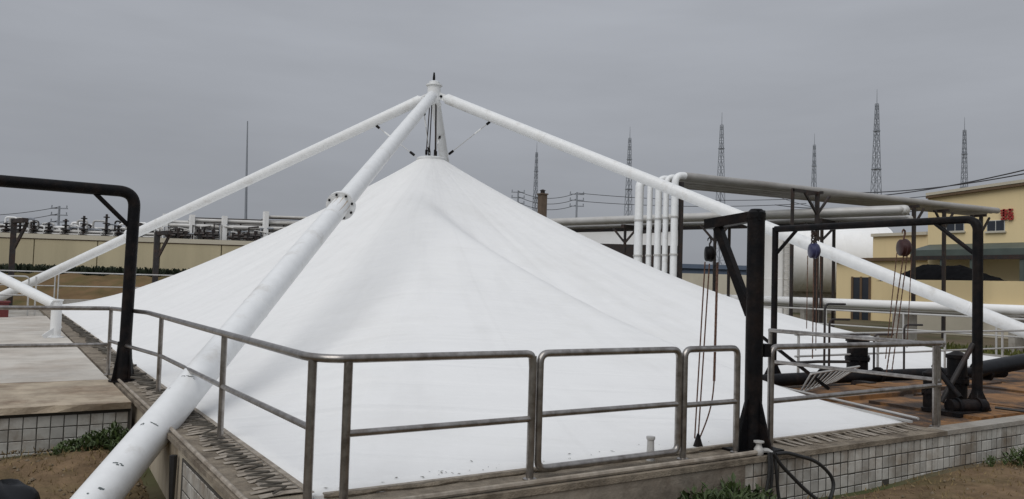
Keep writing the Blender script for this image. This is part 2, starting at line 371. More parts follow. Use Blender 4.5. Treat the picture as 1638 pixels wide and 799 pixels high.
# skirt turned down at the edge and a soft cap at the top
o = len(b.v); b.v += [(vv[NR*NA+i].x, vv[NR*NA+i].y, -.05) for i in range(NA)]
for i in range(NA): b.f.append([NR*NA+i, o+i, o+(i+1) % NA, NR*NA+(i+1) % NA]); b.sm.append(False)
o = len(b.v); b.v.append((T.x, T.y, HM+.08))
for i in range(NA): b.f.append([o, i, (i+1) % NA]); b.sm.append(True)
b.obj('membrane', 'fabric', cover)
MB().lathe((T.x, T.y, HM-.04), [(.52, 0), (.56, .02), (.56, .09), (.5, .12), (.3, .13)], 28).obj('top_ring', 'white', cover)
# clamp bars along the edges
MB().beam((2.2, 6.01, .035), (10.1, 6.01, .035), .05, .016).obj('clamp_bar', 'strap', cover)
MB().beam((2.13, 6.1, .03), (2.13, 43.9, .03), .05, .016).obj('clamp_bar', 'strap', cover)
MB().beam((10.22, 6.0, .045), (11.42, 10.1, .045), .05, .03).obj('clamp_bar', 'gpipe', cover)
ed = MB(); pts = [(2.2+k*.12, 5.985+rng.normal(0, .012), .012+abs(rng.normal(0, .008))) for k in range(67)]
ed.tube(pts, [rng.uniform(.012, .03) for _ in pts], 6); ed.obj('edge_rope', 'ledge', cover)
# webbing straps from the fabric edge to the ledge
for k in range(92):
    y = 6.25+k*.125; s = MB(); w = rng.uniform(.06, .095); j1, j2 = rng.normal(0, .008), rng.normal(0, .015)
    x_in, x_out = 2.10, 1.78+rng.uniform(-.05, .08)
    p = [(x_in, y, .022), (1.95, y+j1, .018+rng.uniform(0, .012)), (x_out, y+j2, .006)]
    s.add([(q[0], q[1]-w/2, q[2]) for q in p]+[(q[0], q[1]+w/2, q[2]) for q in p]+[(q[0], q[1]-w/2, q[2]-.005) for q in p]+[(q[0], q[1]+w/2, q[2]-.005) for q in p],
          [(0, 3, 4, 1), (1, 4, 5, 2), (6, 7, 10, 9), (7, 8, 11, 10), (0, 1, 7, 6), (1, 2, 8, 7), (3, 9, 10, 4), (4, 10, 11, 5), (2, 5, 11, 8)])
    s.obj('strap', 'strap', cover)
for k in range(20):
    x = 7.5+k*.13+rng.uniform(-.03, .03); s = MB(); s.beam((x, 5.98, .03), (x+rng.normal(0, .04), 5.72, .008), rng.uniform(.03, .06), .006); s.obj('strap', 'strap', cover)
def zig(p0, p1, n, a, r, jit):
    pts = []; p0, p1 = Vector(p0), Vector(p1); d = (p1-p0); s = d.cross(Vector((0, 0, 1))).normalized()
    for k in range(n+1):
        pts.append(p0+d*k/n+s*a*(1 if k % 2 else -1)*rng.uniform(.5, 1.1)+Vector((0, 0, abs(rng.normal(0, jit)))))
    return MB().tube(pts, r, 5)
tag(zig((1.95, 12.5, .03), (1.95, 34, .03), 150, .13, .02, .03).obj('lacing_rope', 'rope'), 'dark rope zigzagging along the fabric edge beside the walkway', 'rope')
tag(zig((1.93, 6.2, .03), (2.0, 12.3, .03), 60, .11, .010, .02).obj('lacing_rope', 'rope'), 'thin dark lacing between the fabric edge and the corner railing', 'rope')
# grime flecks near the lower front edge
fl = MB()
for k in range(70):
    x = rng.choice([rng.uniform(2.2, 4.2), rng.uniform(2.2, 7)]); y = 6.03+abs(rng.normal(0, .16)); a0 = math.atan2(y-T.y, x-T.x); R = radius(a0)
    t = (math.hypot(x-T.x, y-T.y)-R0)/(R-R0)
    if t > .995: continue
    p = surf(a0, R, t)+Vector((0, 0, .012)); w = rng.uniform(.003, .010); q = rng.uniform(0, 6.28); e = rng.uniform(1, 4.)
    c, s_ = math.cos(q), math.sin(q); u = Vector((c, s_, .2*s_))*w*e; v_ = Vector((-s_, c, .25*c))*w
    fl.add([p-u, p-v_*.7, p+u*.8, p+v_], [(0, 1, 2, 3)])
fo = fl.obj('grime', 'dirt', cover); fo['kind'] = 'stuff'

# ================================================================== SUPPORT FRAME
frame = thing('support_frame', 'four-legged white pipe frame meeting in a head above the fabric peak', 'frame')
P1 = Vector((1.95, 10.06, .33)); v1 = P1-T
legs = [(v1*1.145, 1), (Vector((-v1.x, v1.y, v1.z))*1.12, 2), (Vector((-14.2, 17.5, -8.9)), 3), (Vector((11.6, 17.2, -8.75)), 4)]
RL = .195
for d, k in legs:
    u = d.normalized(); st = T+u*.45+Vector((0, 0, -.02)); en = T+d
    pts = [T+u*.62]+[T+u*.62+(en-T-u*.62)*i/10 for i in range(1, 11)]
    lg = MB().tube([T+u*.50, T+u*.62]+pts[1:], [.10, RL]+[RL]*10, 28).obj('leg', 'white', frame)
    MB().beam(T+u*.12, T+u*.60, .05, .24).obj('lug', 'white', lg)
    side = u.cross(Vector((0, 0, 1))).normalized(); q = T+u*.36
    MB().tube([q-side*.07, q+side*.07], .05, 10).obj('pin', 'black', lg)
    for tt in (.2, .4, .78): q = T+d*tt; MB().tube([q-u*.02, q-u*.008, q+u*.008, q+u*.02], [RL-.001, RL+.006, RL+.006, RL-.001], 28).obj('weld', 'white', lg)
    fp = T+d*(.575 if k == 1 else .62 if k > 2 else .93)
    if k != 2:
        for e in (-.022, .022): MB().tube([fp+u*(e-.02), fp+u*(e+.02)], RL+.11, 28).obj('flange', 'white', lg)
        n1 = side; n2 = u.cross(side)
        for j in range(8):
            a = j*math.pi/4+.25; c = fp+(n1*math.cos(a)+n2*math.sin(a))*(RL+.06)
            MB().tube([c-u*.075, c+u*.075], .026, 6).obj('bolt', 'black', lg)
        for j in range(8):
            a = j*math.pi/4+.64; n_ = n1*math.cos(a)+n2*math.sin(a)
            MB().add([fp+n_*RL*.98-u*.05, fp+n_*(RL+.1)-u*.05, fp+n_*RL*.98-u*.26, fp+n_*RL*.98-u*.05+n_.cross(u)*.012, fp+n_*(RL+.1)-u*.05+n_.cross(u)*.012, fp+n_*RL*.98-u*.26+n_.cross(u)*.012],
                     [(0, 1, 2), (5, 4, 3), (0, 3, 4, 1), (1, 4, 5, 2)]).obj('gusset', 'white', lg)
    # cable from the leg to the ring
    a = T+u*2.55-Vector((0, 0, RL*1.1)); h = Vector((u.x, u.y, 0)).normalized(); e = Vector((T.x, T.y, HM+.12))+h*.62
    MB().tube([a, e], .013, 6).obj('cable', 'gpipe', frame)
    MB().tube([a+(e-a)*.0, a+(e-a)*.07], .05, 8).obj('cable_clamp', 'black', frame)
    MB().tube([a+(e-a)*.84, a+(e-a)*.94], .05, 8).obj('cable_clamp', 'black', frame)
    MB().tube([a+(e-a)*.2, a+(e-a)*.34], .03, 8).obj('turnbuckle', 'white', frame)
# scuffs on the near leg
u = v1.normalized(); side = u.cross(Vector((0, 0, 1))).normalized(); n2 = side.cross(u)
sc_ = MB()
for tt, a, w, l_ in ((1.0, 1.9, .11, .012), (1.0, 1.45, .05, .012), (1.045, 2.2, .035, .01), (1.045, 1.95, .06, .01), (1.047, 1.5, .03, .02), (1.078, 1.95, .10, .013), (1.095, 2.1, .05, .02), (1.012, 1.2, .02, .01), (1.10, 1.75, .02, .01)):
    c0 = T+v1*tt
    for j in range(5):
        aa = a+(j-2)*w/RL/5; q = c0+(side*math.cos(aa)+n2*math.sin(aa))*(RL+.0015)+u*rng.normal(0, .006); ta = (-side*math.sin(aa)+n2*math.cos(aa))*w/8
        ll = u*l_*rng.uniform(.4, 1.); sc_.add([q-ta-ll*.5, q+ta-ll, q+ta*1.2+ll*.6, q-ta+ll], [(0, 1, 2, 3)])
sc_.obj('scuff_mark', 'scuff', frame)['kind'] = 'stuff'
M['rustrun'] = mat('rust_run', (.52, .42, .32), .7, var=.25, scale=9, bump=0)
rs_ = MB(); fl0 = T+legs[0][0]*.575
for j in range(11):
    a = j*.57+.2; L_ = rng.uniform(.25, .9); w = rng.uniform(.006, .014); pv = []
    for i in range(5):
        q = fl0+u*(.04+L_*i/4)+(side*math.cos(a+.03*math.sin(i))+n2*math.sin(a+.03*math.sin(i)))*(RL+.0015); ta = (-side*math.sin(a)+n2*math.cos(a))*w*(1-i/4.5); pv += [q-ta, q+ta]
    rs_.add(pv, [(2*i, 2*i+1, 2*i+3, 2*i+2) for i in range(4)])
rs_.obj('rust_run', 'rustrun', frame)['kind'] = 'stuff'
# head: post, collar plates, spike, hanging rods
MB().lathe((T.x, T.y, T.z-.42), [(.30, 0), (.30, .03), (.25, .04), (.25, .70), (.31, .71), (.31, .75), (.2, .76), (.2, .86), (.12, .9)], 24).obj('head', 'white', frame)
MB().tube([(T.x-.02, T.y, T.z+.5), (T.x-.02, T.y, T.z+.62), (T.x-.02, T.y, T.z+.8)], [.05, .05, .03], 8).obj('spike', 'black', frame)
for k, (dx, dy) in enumerate(((-.15, .02), (.14, .05), (.02, -.14), (0, .15))):
    MB().tube([(T.x+dx, T.y+dy, T.z-.42), (T.x+dx*1.5, T.y+dy*1.5, HM+.1)], .022, 8).obj('hanger_rod', 'dsteel', frame)
    MB().tube([(T.x+dx*1.45, T.y+dy*1.45, HM+.18), (T.x+dx*1.45, T.y+dy*1.45, HM+.36)], .05, 8).obj('rod_nut', 'black', frame)
# footings of the legs
e = T+legs[2][0]; MB().lathe((e.x, e.y, GZ-.1), [(.3, 0), (.3, .1), (.2, .12), (.2, e.z-GZ+.3), (.12, e.z-GZ+.34)], 16).obj('stub_post', 'white', frame)
for d, k in legs[:1]:
    e = T+d; MB().box((e.x-.4, e.y-.4, e.z-.12), (e.x+.4, e.y+.4, e.z+.04)).obj('foot_plate', 'dsteel', frame)
# neighbouring cover's leg on its stub, on the walkway
nb = thing('neighbouring_leg', 'white pipe leg sloping up to the left from a stub on the walkway edge', 'pipe')
sb = Vector((1.28, 23.4, 0))
MB().lathe(sb+Vector((0, 0, -.005)), [(.2, 0), (.2, .02), (.125, .03), (.125, .92), (.15, .93), (.15, .97), (.05, .98)], 20).obj('stub_post', 'white', nb)
MB().tube([sb+Vector((-.05, -.05, .84)), sb+Vector((-1.9, 2.4, 1.83)), sb+Vector((-12, 15.5, 7.2))], .13, 20).obj('leg_pipe', 'white', nb)
MB().beam(sb+Vector((.12, .0, .3)), sb+Vector((-.28, -.25, .02)), .02, .12).obj('gusset', 'white', nb)

# ================================================================== RAILINGS
RT, RMID = 1.10, .56
def seg(name, pts, r, parent, m='steel', n=10): return MB().tube(pts, r, n).obj(name, m, parent)
def foot(p, parent, m='steel'): return MB().lathe(p, [(.062, 0), (.062, .012), (.04, .02)], 12).obj('foot_flange', m, parent)
rail = thing('corner_railing', 'stainless steel railing turning round the near corner of the tank', 'railing')
XR, YFr = 1.95, 5.80
seg('top_rail', bend([(1.60, 14.77, RT), (XR, 13.4, RT), (2.03, 6.02, RT), (2.17, YFr, RT), (3.94, YFr, RT), (3.98, YFr, RT-.02), (3.99, YFr, RT-.14)], .16, 7), .034, rail)
for p in ((1.60, 14.77), (XR, 12.07), (XR+.05, 8.57)): seg('post', [(*p, 0), (*p, RT)], .031, rail); foot((*p, 0), rail)
for p in ((2.06, 5.98), (XR+.33, YFr), (3.99, YFr)): seg('post', [(*p, 0), (*p, RT-.02)], .035, rail); foot((*p, 0), rail)
for a, c in (((1.60, 14.77), (XR, 12.07)), ((XR, 12.07), (XR+.05, 8.57)), ((XR+.05, 8.57), (2.06, 5.98))): seg('mid_rail', [(*a, RMID), (*c, RMID)], .027, rail)
seg('mid_rail', [(XR+.33, YFr, RMID-.03), (3.99, YFr, RMID-.03)], .028, rail)
def closed_panel(name, label, x0, x1, y, z0, zt, mids, bottom=None, group=None):
    t = thing(name, label, 'railing', group)
    if bottom is not None:
        pts = bend([(x0+.3, y, zt), (x1, y, zt), (x1, y, bottom), (x0, y, bottom), (x0, y, zt), (x0+.31, y, zt)], .09, 6)
        seg('frame', pts, .034, t)
    else:
        seg('frame', bend([(x0, y, z0), (x0, y, zt), (x1, y, zt), (x1, y, z0)], .09, 6), .034, t)
        foot((x0, y, z0), t); foot((x1, y, z0), t)
    for z in mids: seg('mid_rail', [(x0, y, z), (x1, y, z)], .028, t)
    return t
closed_panel('gate_panel', 'closed rectangular stainless gate panel in the front railing, with a bottom bar', 4.07, 5.77, YFr, 0, RT, (RMID,), .085)
closed_panel('railing_panel', 'narrow stainless railing hoop between the gate panel and thick black hoist post', 5.845, 6.62, YFr, 0, RT, (RMID-.02,))
rp = thing('railing_panel', 'stainless railing section between the thick black hoist post and the platform corner', 'railing')
seg('frame', bend([(7.16, YFr, 0), (7.16, YFr, RT), (10.62, YFr, RT-.01)], .1, 6), .035, rp); foot((7.16, YFr, 0), rp)
seg('mid_rail', [(7.16, YFr, RMID-.05), (10.55, YFr, RMID-.02)], .029, rp)
seg('post', [(10.42, YFr, 0), (10.42, YFr, RT-.02)], .031, rp); foot((10.42, YFr, 0), rp)
rq = thing('platform_railing', 'stainless railing running back beside the rusty platform', 'railing')
seg('top_rail', [(10.56, 5.76, RT-.03), (10.56, 8.6, RT-.02)], .033, rq)
seg('mid_rail', [(10.56, 5.8, .60), (10.56, 8.6, .58)], .028, rq)
for y in (5.83, 8.58): seg('post', [(10.56, y, -.045), (10.56, y, RT-.03)], .031, rq)
rw_ = thing('rear_platform_railing', 'pale low railing along the rear of the rusty platform', 'railing')
seg('top_rail', [(13.2, 10.12, .88), (24.0, 10.12, .90)], .026, rw_, 'gpipe'); seg('mid_rail', [(13.2, 10.12, .45), (24.0, 10.12, .46)], .022, rw_, 'gpipe')
for k in range(5): seg('post', [(13.3+k*2.65, 10.12, -.045), (13.3+k*2.65, 10.12, .88)], .026, rw_, 'gpipe')
cv = thing('conduit_stand', 'thin dark conduits rising beside the black pipe on the platform', 'pipe')
for x, y, h_ in ((13.6, 9.75, 1.5), (13.75, 9.75, 1.2), (15.0, 9.6, .9), (15.9, 9.5, 1.1)): MB().tube(bend([(x, y, -.045), (x, y, h_), (x+.5, y-.1, h_)], .12), .022, 8).obj('conduit', 'dsteel', cv)
# low bar by the platform, rail round the right rim, back rail, walkway rails
rr = thing('rim_railing', 'pale railing along the far right rim under the sloping white leg', 'railing')
seg('top_rail', [(25.05, 9.2, 1.12), (25.05, 40, 1.12)], .03, rr, 'gpipe'); seg('mid_rail', [(25.05, 9.2, .6), (25.05, 40, .6)], .025, rr, 'gpipe')
for k in range(11): seg('post', [(25.05, 9.2+k*2.9, .015), (25.05, 9.2+k*2.9, 1.12)], .03, rr, 'gpipe')
def hoop(t, a, c, z0, zt, mid, m='gpipe', r=.032):
    a, c = Vector(a), Vector(c)
    seg('frame', bend([(a.x, a.y, z0), (a.x, a.y, zt), (c.x, c.y, zt), (c.x, c.y, z0)], .16, 6), r, t, m)
    seg('mid_rail', [(a.x, a.y, mid), (c.x, c.y, mid)], r*.8, t, m)
for k in range(5):
    t = thing('back_railing', 'pale railing hoop along the far end of the tank before the earth bank', 'railing', 'hoops of the back railing')
    x = -.9+k*3.35; hoop(t, (x, 44.5), (x+3.2, 44.5), -.05 if x < 1.5 else .29, 1.62, .95)
t = thing('walkway_railing', 'stainless railing crossing the near end of the walkway slabs', 'railing')
seg('top_rail', [(1.58, 14.80, RT), (-5, 14.80, RT)], .036, t); seg('mid_rail', [(1.58, 14.80, .50), (-5, 14.80, .50)], .032, t)
for x in (-1.6, -4.8): seg('post', [(x, 14.8, -.01), (x, 14.8, RT)], .026, t)
t = thing('walkway_railing', 'pale railing hoops crossing the far end of the walkway by the red box', 'railing')
for k, x in enumerate((.95, -2.4)): hoop(t, (x, 34.6), (x-3.2, 34.6), -.012, 1.45, .75, 'gpipe')
seg('post', [(1.18, 34.6, 0), (1.18, 34.6, 1.45)], .032, t, 'gpipe')
b = MB().box((-1.5, 33.4, -.01), (.35, 33.95, .5)); rb = tag(b.obj('red_box', 'dred'), 'dark red metal box on the far end of the walkway', 'box')
MB().box((-1.54, 33.36, .5), (.39, 33.99, .56)).obj('lid', 'dred', rb)

# conduits on the ledges, standpipe, tap
tag(MB().tube(bend([(WL+.03, 14.2, .03), (WL+.03, 9.5, .03), (WL+.02, 6.5, .02), (WL+.02, 5.9, .02)], .1), .022, 8).obj('conduit', 'strap'), 'thin pale conduit along the outer edge of the left ledge', 'pipe')
tag(MB().tube([(2.0, WF+.05, .028), (4, WF+.045, .032), (6.3, WF+.05, .03), (6.72, WF+.05, .035)], .026, 8).obj('water_pipe', 'strap'), 'thin pale water pipe lying on the front ledge below the gate panel', 'pipe')
tp = thing('garden_tap', 'grey tap fitting on the front ledge beside the thick black post', 'tap')
MB().lathe((6.74, WF+.05, .0), [(.035, 0), (.05, .02), (.05, .07), (.03, .1), (.03, .13), (.055, .135), (.055, .15)], 12).obj('body', 'gpipe', tp)
MB().tube(bend([(6.74, WF+.05, .05), (6.86, WF+.02, .05), (6.9, WF-.03, -.02)], .05), .025, 8).obj('spout', 'gpipe', tp)
pg = thing('ledge_peg', 'short grey stub standing on the ledge behind the gate panel bottom bar', 'peg')
MB().lathe((5.52, 5.92, 0), [(.045, 0), (.04, .02), (.035, .2), (.045, .21), (.045, .235)], 10).obj('stub', 'gpipe', pg)

# ================================================================== HOIST POSTS
def flare(p, r, h, R, parent, m='black'):
    p = Vector(p)
    for k in range(4):
        a = k*math.pi/2+.5; d = Vector((math.cos(a), math.sin(a), 0)); s = d.cross(Vector((0, 0, 1)))*.008
        q = [p+d*r*.9, p+d*R, p+d*R+Vector((0, 0, .03)), p+d*r*.9+Vector((0, 0, h))]
        MB().add([x-s for x in q]+[x+s for x in q], [(0, 1, 2, 3), (7, 6, 5, 4), (0, 4, 5, 1), (1, 5, 6, 2), (2, 6, 7, 3)]).obj('gusset', m, parent)
    MB().lathe(p, [(R*1.05, 0), (R*1.05, .02), (r*1.3, .021), (r*1.25, h*.4), (r, h)], 18).obj('base', m, parent)
dv = thing('hoist_post', 'black bent-pipe hoist arm reaching over the walkway slabs', 'hoist post')
Pd = Vector((1.72, 13.87, -.002))
seg('post', bend([Pd, Pd+Vector((.04, 0, 2.99)), Pd+Vector((-5.6, 0, 3.02))], .24, 10), .09, dv, 'black', 18)
seg('brace', [Pd+Vector((.02, 0, 2.4)), Pd+Vector((-.58, 0, 2.98))], .036, dv, 'black')
seg('second_post', [Pd+Vector((-5.5, 0, -.0)), Pd+Vector((-5.5, 0, 3.0))], .09, dv, 'black', 16)
flare(Pd, .1, .62, .2, dv)
dv = thing('hoist_post', 'thick black hoist post with a short arm and brace at the front ledge', 'hoist post')
Pd = Vector((6.88, 5.80, .0))
MB().tube([Pd, Pd+Vector((0, 0, 2.53))], .093, 20).obj('post', 'black', dv)
MB().beam(Pd+Vector((0, -.08, 2.53)), Pd+Vector((-.05, .66, 2.46)), .12, .11).obj('arm', 'black', dv)
MB().tube([Pd+Vector((0, 0, 2.5)), Pd+Vector((0, 0, 2.56)), Pd+Vector((0, 0, 2.6))], [.1, .1, .06], 16).obj('cap', 'black', dv)
MB().beam(Pd+Vector((-.03, .52, 2.42)), Pd+Vector((0, .06, 1.45)), .085, .085).obj('brace', 'black', dv)
for sx, sy in ((1, 0), (-1, 0), (0, 1), (0, -1)):
    d = Vector((sx, sy, 0)); s = Vector((sy, sx, 0))*.012; q = [Pd+d*.1, Pd+d*.26, Pd+d*.25+Vector((0, 0, .05)), Pd+d*.1+Vector((0, 0, .55))]
    MB().add([x-s for x in q]+[x+s for x in q], [(0, 1, 2, 3), (7, 6, 5, 4), (0, 4, 5, 1), (1, 5, 6, 2), (2, 6, 7, 3)]).obj('gusset', 'black', dv)
MB().box((Pd.x-.27, Pd.y-.2, .0), (Pd.x+.27, Pd.y+.2, .025)).obj('base_plate', 'black', dv)
MB().box((Pd.x+.1, Pd.y-.06, 1.0), (Pd.x+.2, Pd.y+.06, 1.14)).obj('bracket', 'black', dv)
MB().tube(bend([Pd+Vector((.2, 0, 1.09)), Pd+Vector((.30, 0, .98)), Pd+Vector((.36, .05, 1.12))], .03), .02, 6).obj('handle', 'black', dv)
pt = thing('hoist_gantry', 'black pipe gantry with two legs over the rusty platform', 'hoist gantry')
XP = 12.72
gp = bend([(XP, 6.42, .0), (XP, 6.42, 2.93), (XP, 10.25, 2.93)], .2, 10)
MB().tube(gp, [.075]*2+[.072]*5+[.062]*(len(gp)-7), 18).obj('post', 'black', pt)
seg('post', [(XP, 10.25, 0), (XP, 10.25, 2.96)], .06, pt, 'black', 16)
seg('brace', [(XP, 6.46, 2.38), (XP, 7.1, 2.9)], .034, pt, 'black'); seg('brace', [(XP, 10.22, 2.45), (XP, 9.75, 2.9)], .034, pt, 'black')
flare((XP, 6.42, .0), .08, .28, .18, pt); flare((XP, 10.25, .0), .085, .3, .2, pt)
MB().tube([(XP-.5, 6.7, .1), (XP-.06, 6.45, 1.0)], .04, 10).obj('strut', 'dsteel', pt)
for pxx, base, hgt, lab in ((248, 447, 2.35, 'dark braced hoist post behind the fabric edge before the beige wall'), (16, 470, 3.1, 'dark hoist post behind the far walkway railing')):
    t = thing('hoist_post', lab, 'hoist post'); p = at_y(pxx, base, 46.0); zb = GZ; p.z = zb
    top = at_y(pxx+4, 372 if pxx > 100 else 352, 46.0).z
    MB().beam(p, (p.x, p.y, top), .32, .26).obj('post', 'dsteel', t)
    MB().beam((p.x, p.y, top-.06), (p.x+.45, p.y-.9, top-.02), .28, .2).obj('arm', 'dsteel', t)
    MB().beam((p.x+.02, p.y-.05, top-1.5), (p.x+.55, p.y-.5, top-.1), .12, .12).obj('brace', 'dsteel', t)
# ---- chain hoists
def chain(p, q, parent, w=.02, link=.055, sag=0., m='chain'):
    p, q = Vector(p), Vector(q); n = max(2, int((q-p).length/link)); b = MB()
    def at(t): return p+(q-p)*t+Vector((sag*math.sin(math.pi*t), 0, 0))
    for k in range(n):
        a, c = at(k/n), at((k+1)/n); e = (c-a)*.12
        if k % 2: b.beam(a-e, c+e, w, w*.38, up=(0, 1, 0))
        else: b.beam(a-e, c+e, w*.38, w, up=(0, 1, 0))
    return b.obj('chain', m, parent)
def hook(p, s, parent, m='black', up=False):
    p = Vector(p); k = 1 if up else -1
    pts = [p, p+Vector((0, 0, k*.06*s)), p+Vector((.035*s, 0, k*.10*s)), p+Vector((.03*s, 0, k*.16*s)), p+Vector((-.01*s, 0, k*.185*s)), p+Vector((-.05*s, 0, k*.15*s)), p+Vector((-.055*s, 0, k*.11*s))]
    return MB().tube(pts, [.016*s, .018*s, .018*s, .018*s, .016*s, .013*s, .006*s], 8).obj('hook', m, parent)
def hoist(name, label, p, s, m, ax=(0, 1, 0)):
    t = thing(name, label, 'chain hoist', None); p = Vector(p); ax = Vector(ax)
    MB().lathe(p-ax*.09*s, [(.05*s, 0), (.12*s, .01*s), (.14*s, .03*s), (.14*s, .09*s), (.15*s, .10*s), (.15*s, .13*s), (.12*s, .17*s), (.06*s, .2*s)], 18, ax).obj('body', m, t)
    hook(p+Vector((0, 0, .13*s)), s*.95, t, 'chain' if m == 'maroon' else 'dsteel', True)
    return t
arm = Vector((6.83, 6.40, 2.38))
h = hoist('chain_hoist', 'dark chain hoist hanging from the short arm of the thick black post', arm+Vector((0, .02, -.26)), .62, 'black', (.8, -.6, 0))
for k, (a, c, w) in enumerate((((-.07, .02, -.36), (6.34, 6.12, .12), .016), ((-.02, .0, -.38), (6.38, 6.11, .10), .016), ((.10, -.01, -.36), (6.62, 6.12, .72), .028))): chain(arm+Vector(a), c, h, w, .05)
chain((6.62, 6.12, .72), (6.37, 6.08, .12), h, .016, .04, .05)
MB().lathe((6.36, 6.09, .03), [(.055, 0), (.045, .03), (.03, .08), (.012, .14)], 8).obj('load_block', 'black', h)
for yy, lab, m, dz, endp in ((9.37, 'blue chain hoist hanging from the black gantry', 'blue', .44, None), (7.62, 'maroon chain hoist with a big hook hanging from the black gantry', 'maroon', .42, None)):
    p = Vector((XP, yy, 2.93-dz)); h = hoist('chain_hoist', lab, p, 1.0 if m == 'maroon' else 1.0, m, (.8, -.6, 0))
    if m == 'blue':
        for j in range(4):
            c = Vector((XP, yy, 2.84-.07*j)); pts = [c+Vector((.05*math.cos(a)*(.84 if j % 2 else .1), -.05*math.cos(a)*(.5 if j % 2 else .99), .055*math.sin(a))) for a in np.linspace(0, 2*math.pi, 13)]
            MB().tube(pts, .014, 6, False).obj('link', 'dsteel', h)
    for dx, dy, zz, w in ((-.1, .06, .9, .014), (0, .0, .35, .018), (.04, -.04, .5, .016), (.1, -.08, 1.3, .012)):
        q = Vector((XP+dx, yy+dy, zz+.15)) if m == 'blue' else Vector((XP+dx*1.2-.1, yy+dy+.22*(1.4-zz), zz*.5+.2))
        chain(p+Vector((dx, dy, -.1)), q, h, w*1.15, .05)

# ================================================================== PLATFORM AND PIPEWORK (front right)
pl = structure(MB().box((10.3, 5.801, GZ-.3), (24.1, 10.25, -.045)).obj('platform', 'rust'))
for k, (x0, x1, y0, y1, m) in enumerate(((11.9, 13.5, 5.95, 7.7, 'rust'), (13.52, 15.6, 5.95, 7.9, 'rust'), (11.2, 13.4, 8.0, 9.0, 'rust'), (13.5, 17, 8.1, 9.0, 'rust'), (15.65, 19, 5.95, 7.9, 'rust'))):
    MB().box((x0, y0, -.045), (x1, y1, .0+.012*k)).obj('slab', m, pl)
bp = thing('black_pipeline', 'thick black pipe with flanges lying along the rear of the rusty platform', 'pipe')
MB().tube([(10.9, 9.55, .11), (13, 9.5, .11), (15.5, 9.1, .13), (18, 8.55, .15)], .115, 18).obj('pipe', 'black', bp)
MB().tube(bend([(17.2, 8.7, .2), (18.8, 8.3, .42), (20.2, 7.9, .34), (20.6, 7.3, -.0)], .4), .165, 18).obj('hose', 'blackplastic', bp)
for x, y in ((13.2, 9.47), (14.6, 9.25), (16.2, 8.95), (17.5, 8.65)):
    MB().tube([(x-.03, y+.006, .125), (x+.03, y-.006, .125)], .165, 18).obj('flange', 'black', bp)
for x in (11.6, 13.9, 16.8): MB().box((x-.1, 9.5-.19*(x-11.6)*.9-.2, -.045), (x+.1, 9.5-.19*(x-11.6)*.9+.2, .06)).obj('support', 'dsteel', bp)
def valve(name, label, p, r, h, wheel=False):
    t = thing(name, label, 'valve'); p = Vector(p)
    MB().lathe(p, [(r*1.25, 0), (r*1.25, .05), (r, .06), (r, h*.42), (r*1.18, h*.43), (r*1.18, h*.5), (r*.98, h*.51), (r*.98, h*.86), (r*1.12, h*.87), (r*1.12, h*.93), (r*.8, h*.95), (r*.25, h)], 20).obj('body', 'black', t)
    for k in range(8):
        a = k*math.pi/4; MB().tube([p+Vector((r*1.08*math.cos(a), r*1.08*math.sin(a), h*.38)), p+Vector((r*1.08*math.cos(a), r*1.08*math.sin(a), h*.55))], .016, 6).obj('bolt', 'black', t)
    if wheel:
        c = p+Vector((0, 0, h+.04)); MB().tube([c+Vector((r*1.1*math.cos(a), r*1.1*math.sin(a), 0)) for a in np.linspace(0, 2*math.pi, 17)], .018, 6, False).obj('handwheel', 'dsteel', t)
        MB().beam(c-Vector((r*1.1, 0, 0)), c+Vector((r*1.1, 0, 0)), .02, .02).obj('spoke', 'dsteel', t); MB().beam(c-Vector((0, r*1.1, 0)), c+Vector((0, r*1.1, 0)), .02, .02).obj('spoke', 'dsteel', t)
        MB().tube([p+Vector((0, 0, h*.9)), c], .025, 8).obj('stem', 'dsteel', t)
    return t
valve('valve', 'black flanged valve with a handwheel rising from the black pipe', (*at_z(1371, 604, -.03).xy, -.03), .21, .86, True)
valve('valve', 'black valve body beside the near leg of the gantry', (12.95, 6.85, -.03), .15, .88)
valve('valve', 'slim black valve next to the double railing post', (12.0, 6.75, -.03), .10, .62)
mt = thing('pump_motor', 'squat black pump at the foot of the gantry leg', 'pump')
MB().tube([(12.0, 6.46, .08), (12.6, 6.25, .08)], .10, 18).obj('motor', 'black', mt)
for k in range(2): q = Vector((12.1+.35*k, 6.425-.122*k, .08)); MB().tube([q, q+Vector((.04, -.014, 0))], .125, 18).obj('flange', 'black', mt)
MB().box((11.8, 6.2, -.04), (12.7, 6.6, .02)).obj('base', 'black', mt)
MB().tube([(12.2, 6.4, .2), (12.45, 6.95, .62)], .04, 10).obj('lever', 'black', mt)
# white wire rack and clutter behind the thick post
rk = thing('wire_rack', 'bent white wire rack lying by the platform corner', 'rack')
A, Bp, C_, D_ = Vector((11.3, 8.55, .05)), Vector((12.9, 9.0, .12)), Vector((13.0, 8.6, .42)), Vector((11.1, 8.2, .40))
for p, q in ((A, Bp), (Bp, C_), (C_, D_), (D_, A)): MB().tube([p, q], .018, 6).obj('rim', 'gpipe', rk)
for k in range(1, 9): t_ = k/9; MB().tube([A+(Bp-A)*t_, D_+(C_-D_)*t_], .012, 6).obj('wire', 'gpipe', rk)
tag(MB().tube([(12.3, 9.9, .35), (13.6, 9.9, .36), (14.6, 9.9, .33)], .03, 8).obj('handrail_bar', 'dsteel'), 'low dark bar beside the black pipe', 'bar')
tag(MB().beam((10.75, 8.9, .95), (11.7, 8.3, .12), .07, .05).obj('loose_plank', 'black'), 'black strut leaning on the platform railing behind the wire rack', 'strut')
tag(MB().tube(bend([(10.42, 6.02, .07), (10.95, 7.6, .07), (11.5, 9.6, .08)], .2), .02, 8).obj('edge_pipe', 'gpipe'), 'thin pale pipe beside the rusty platform edge', 'pipe')
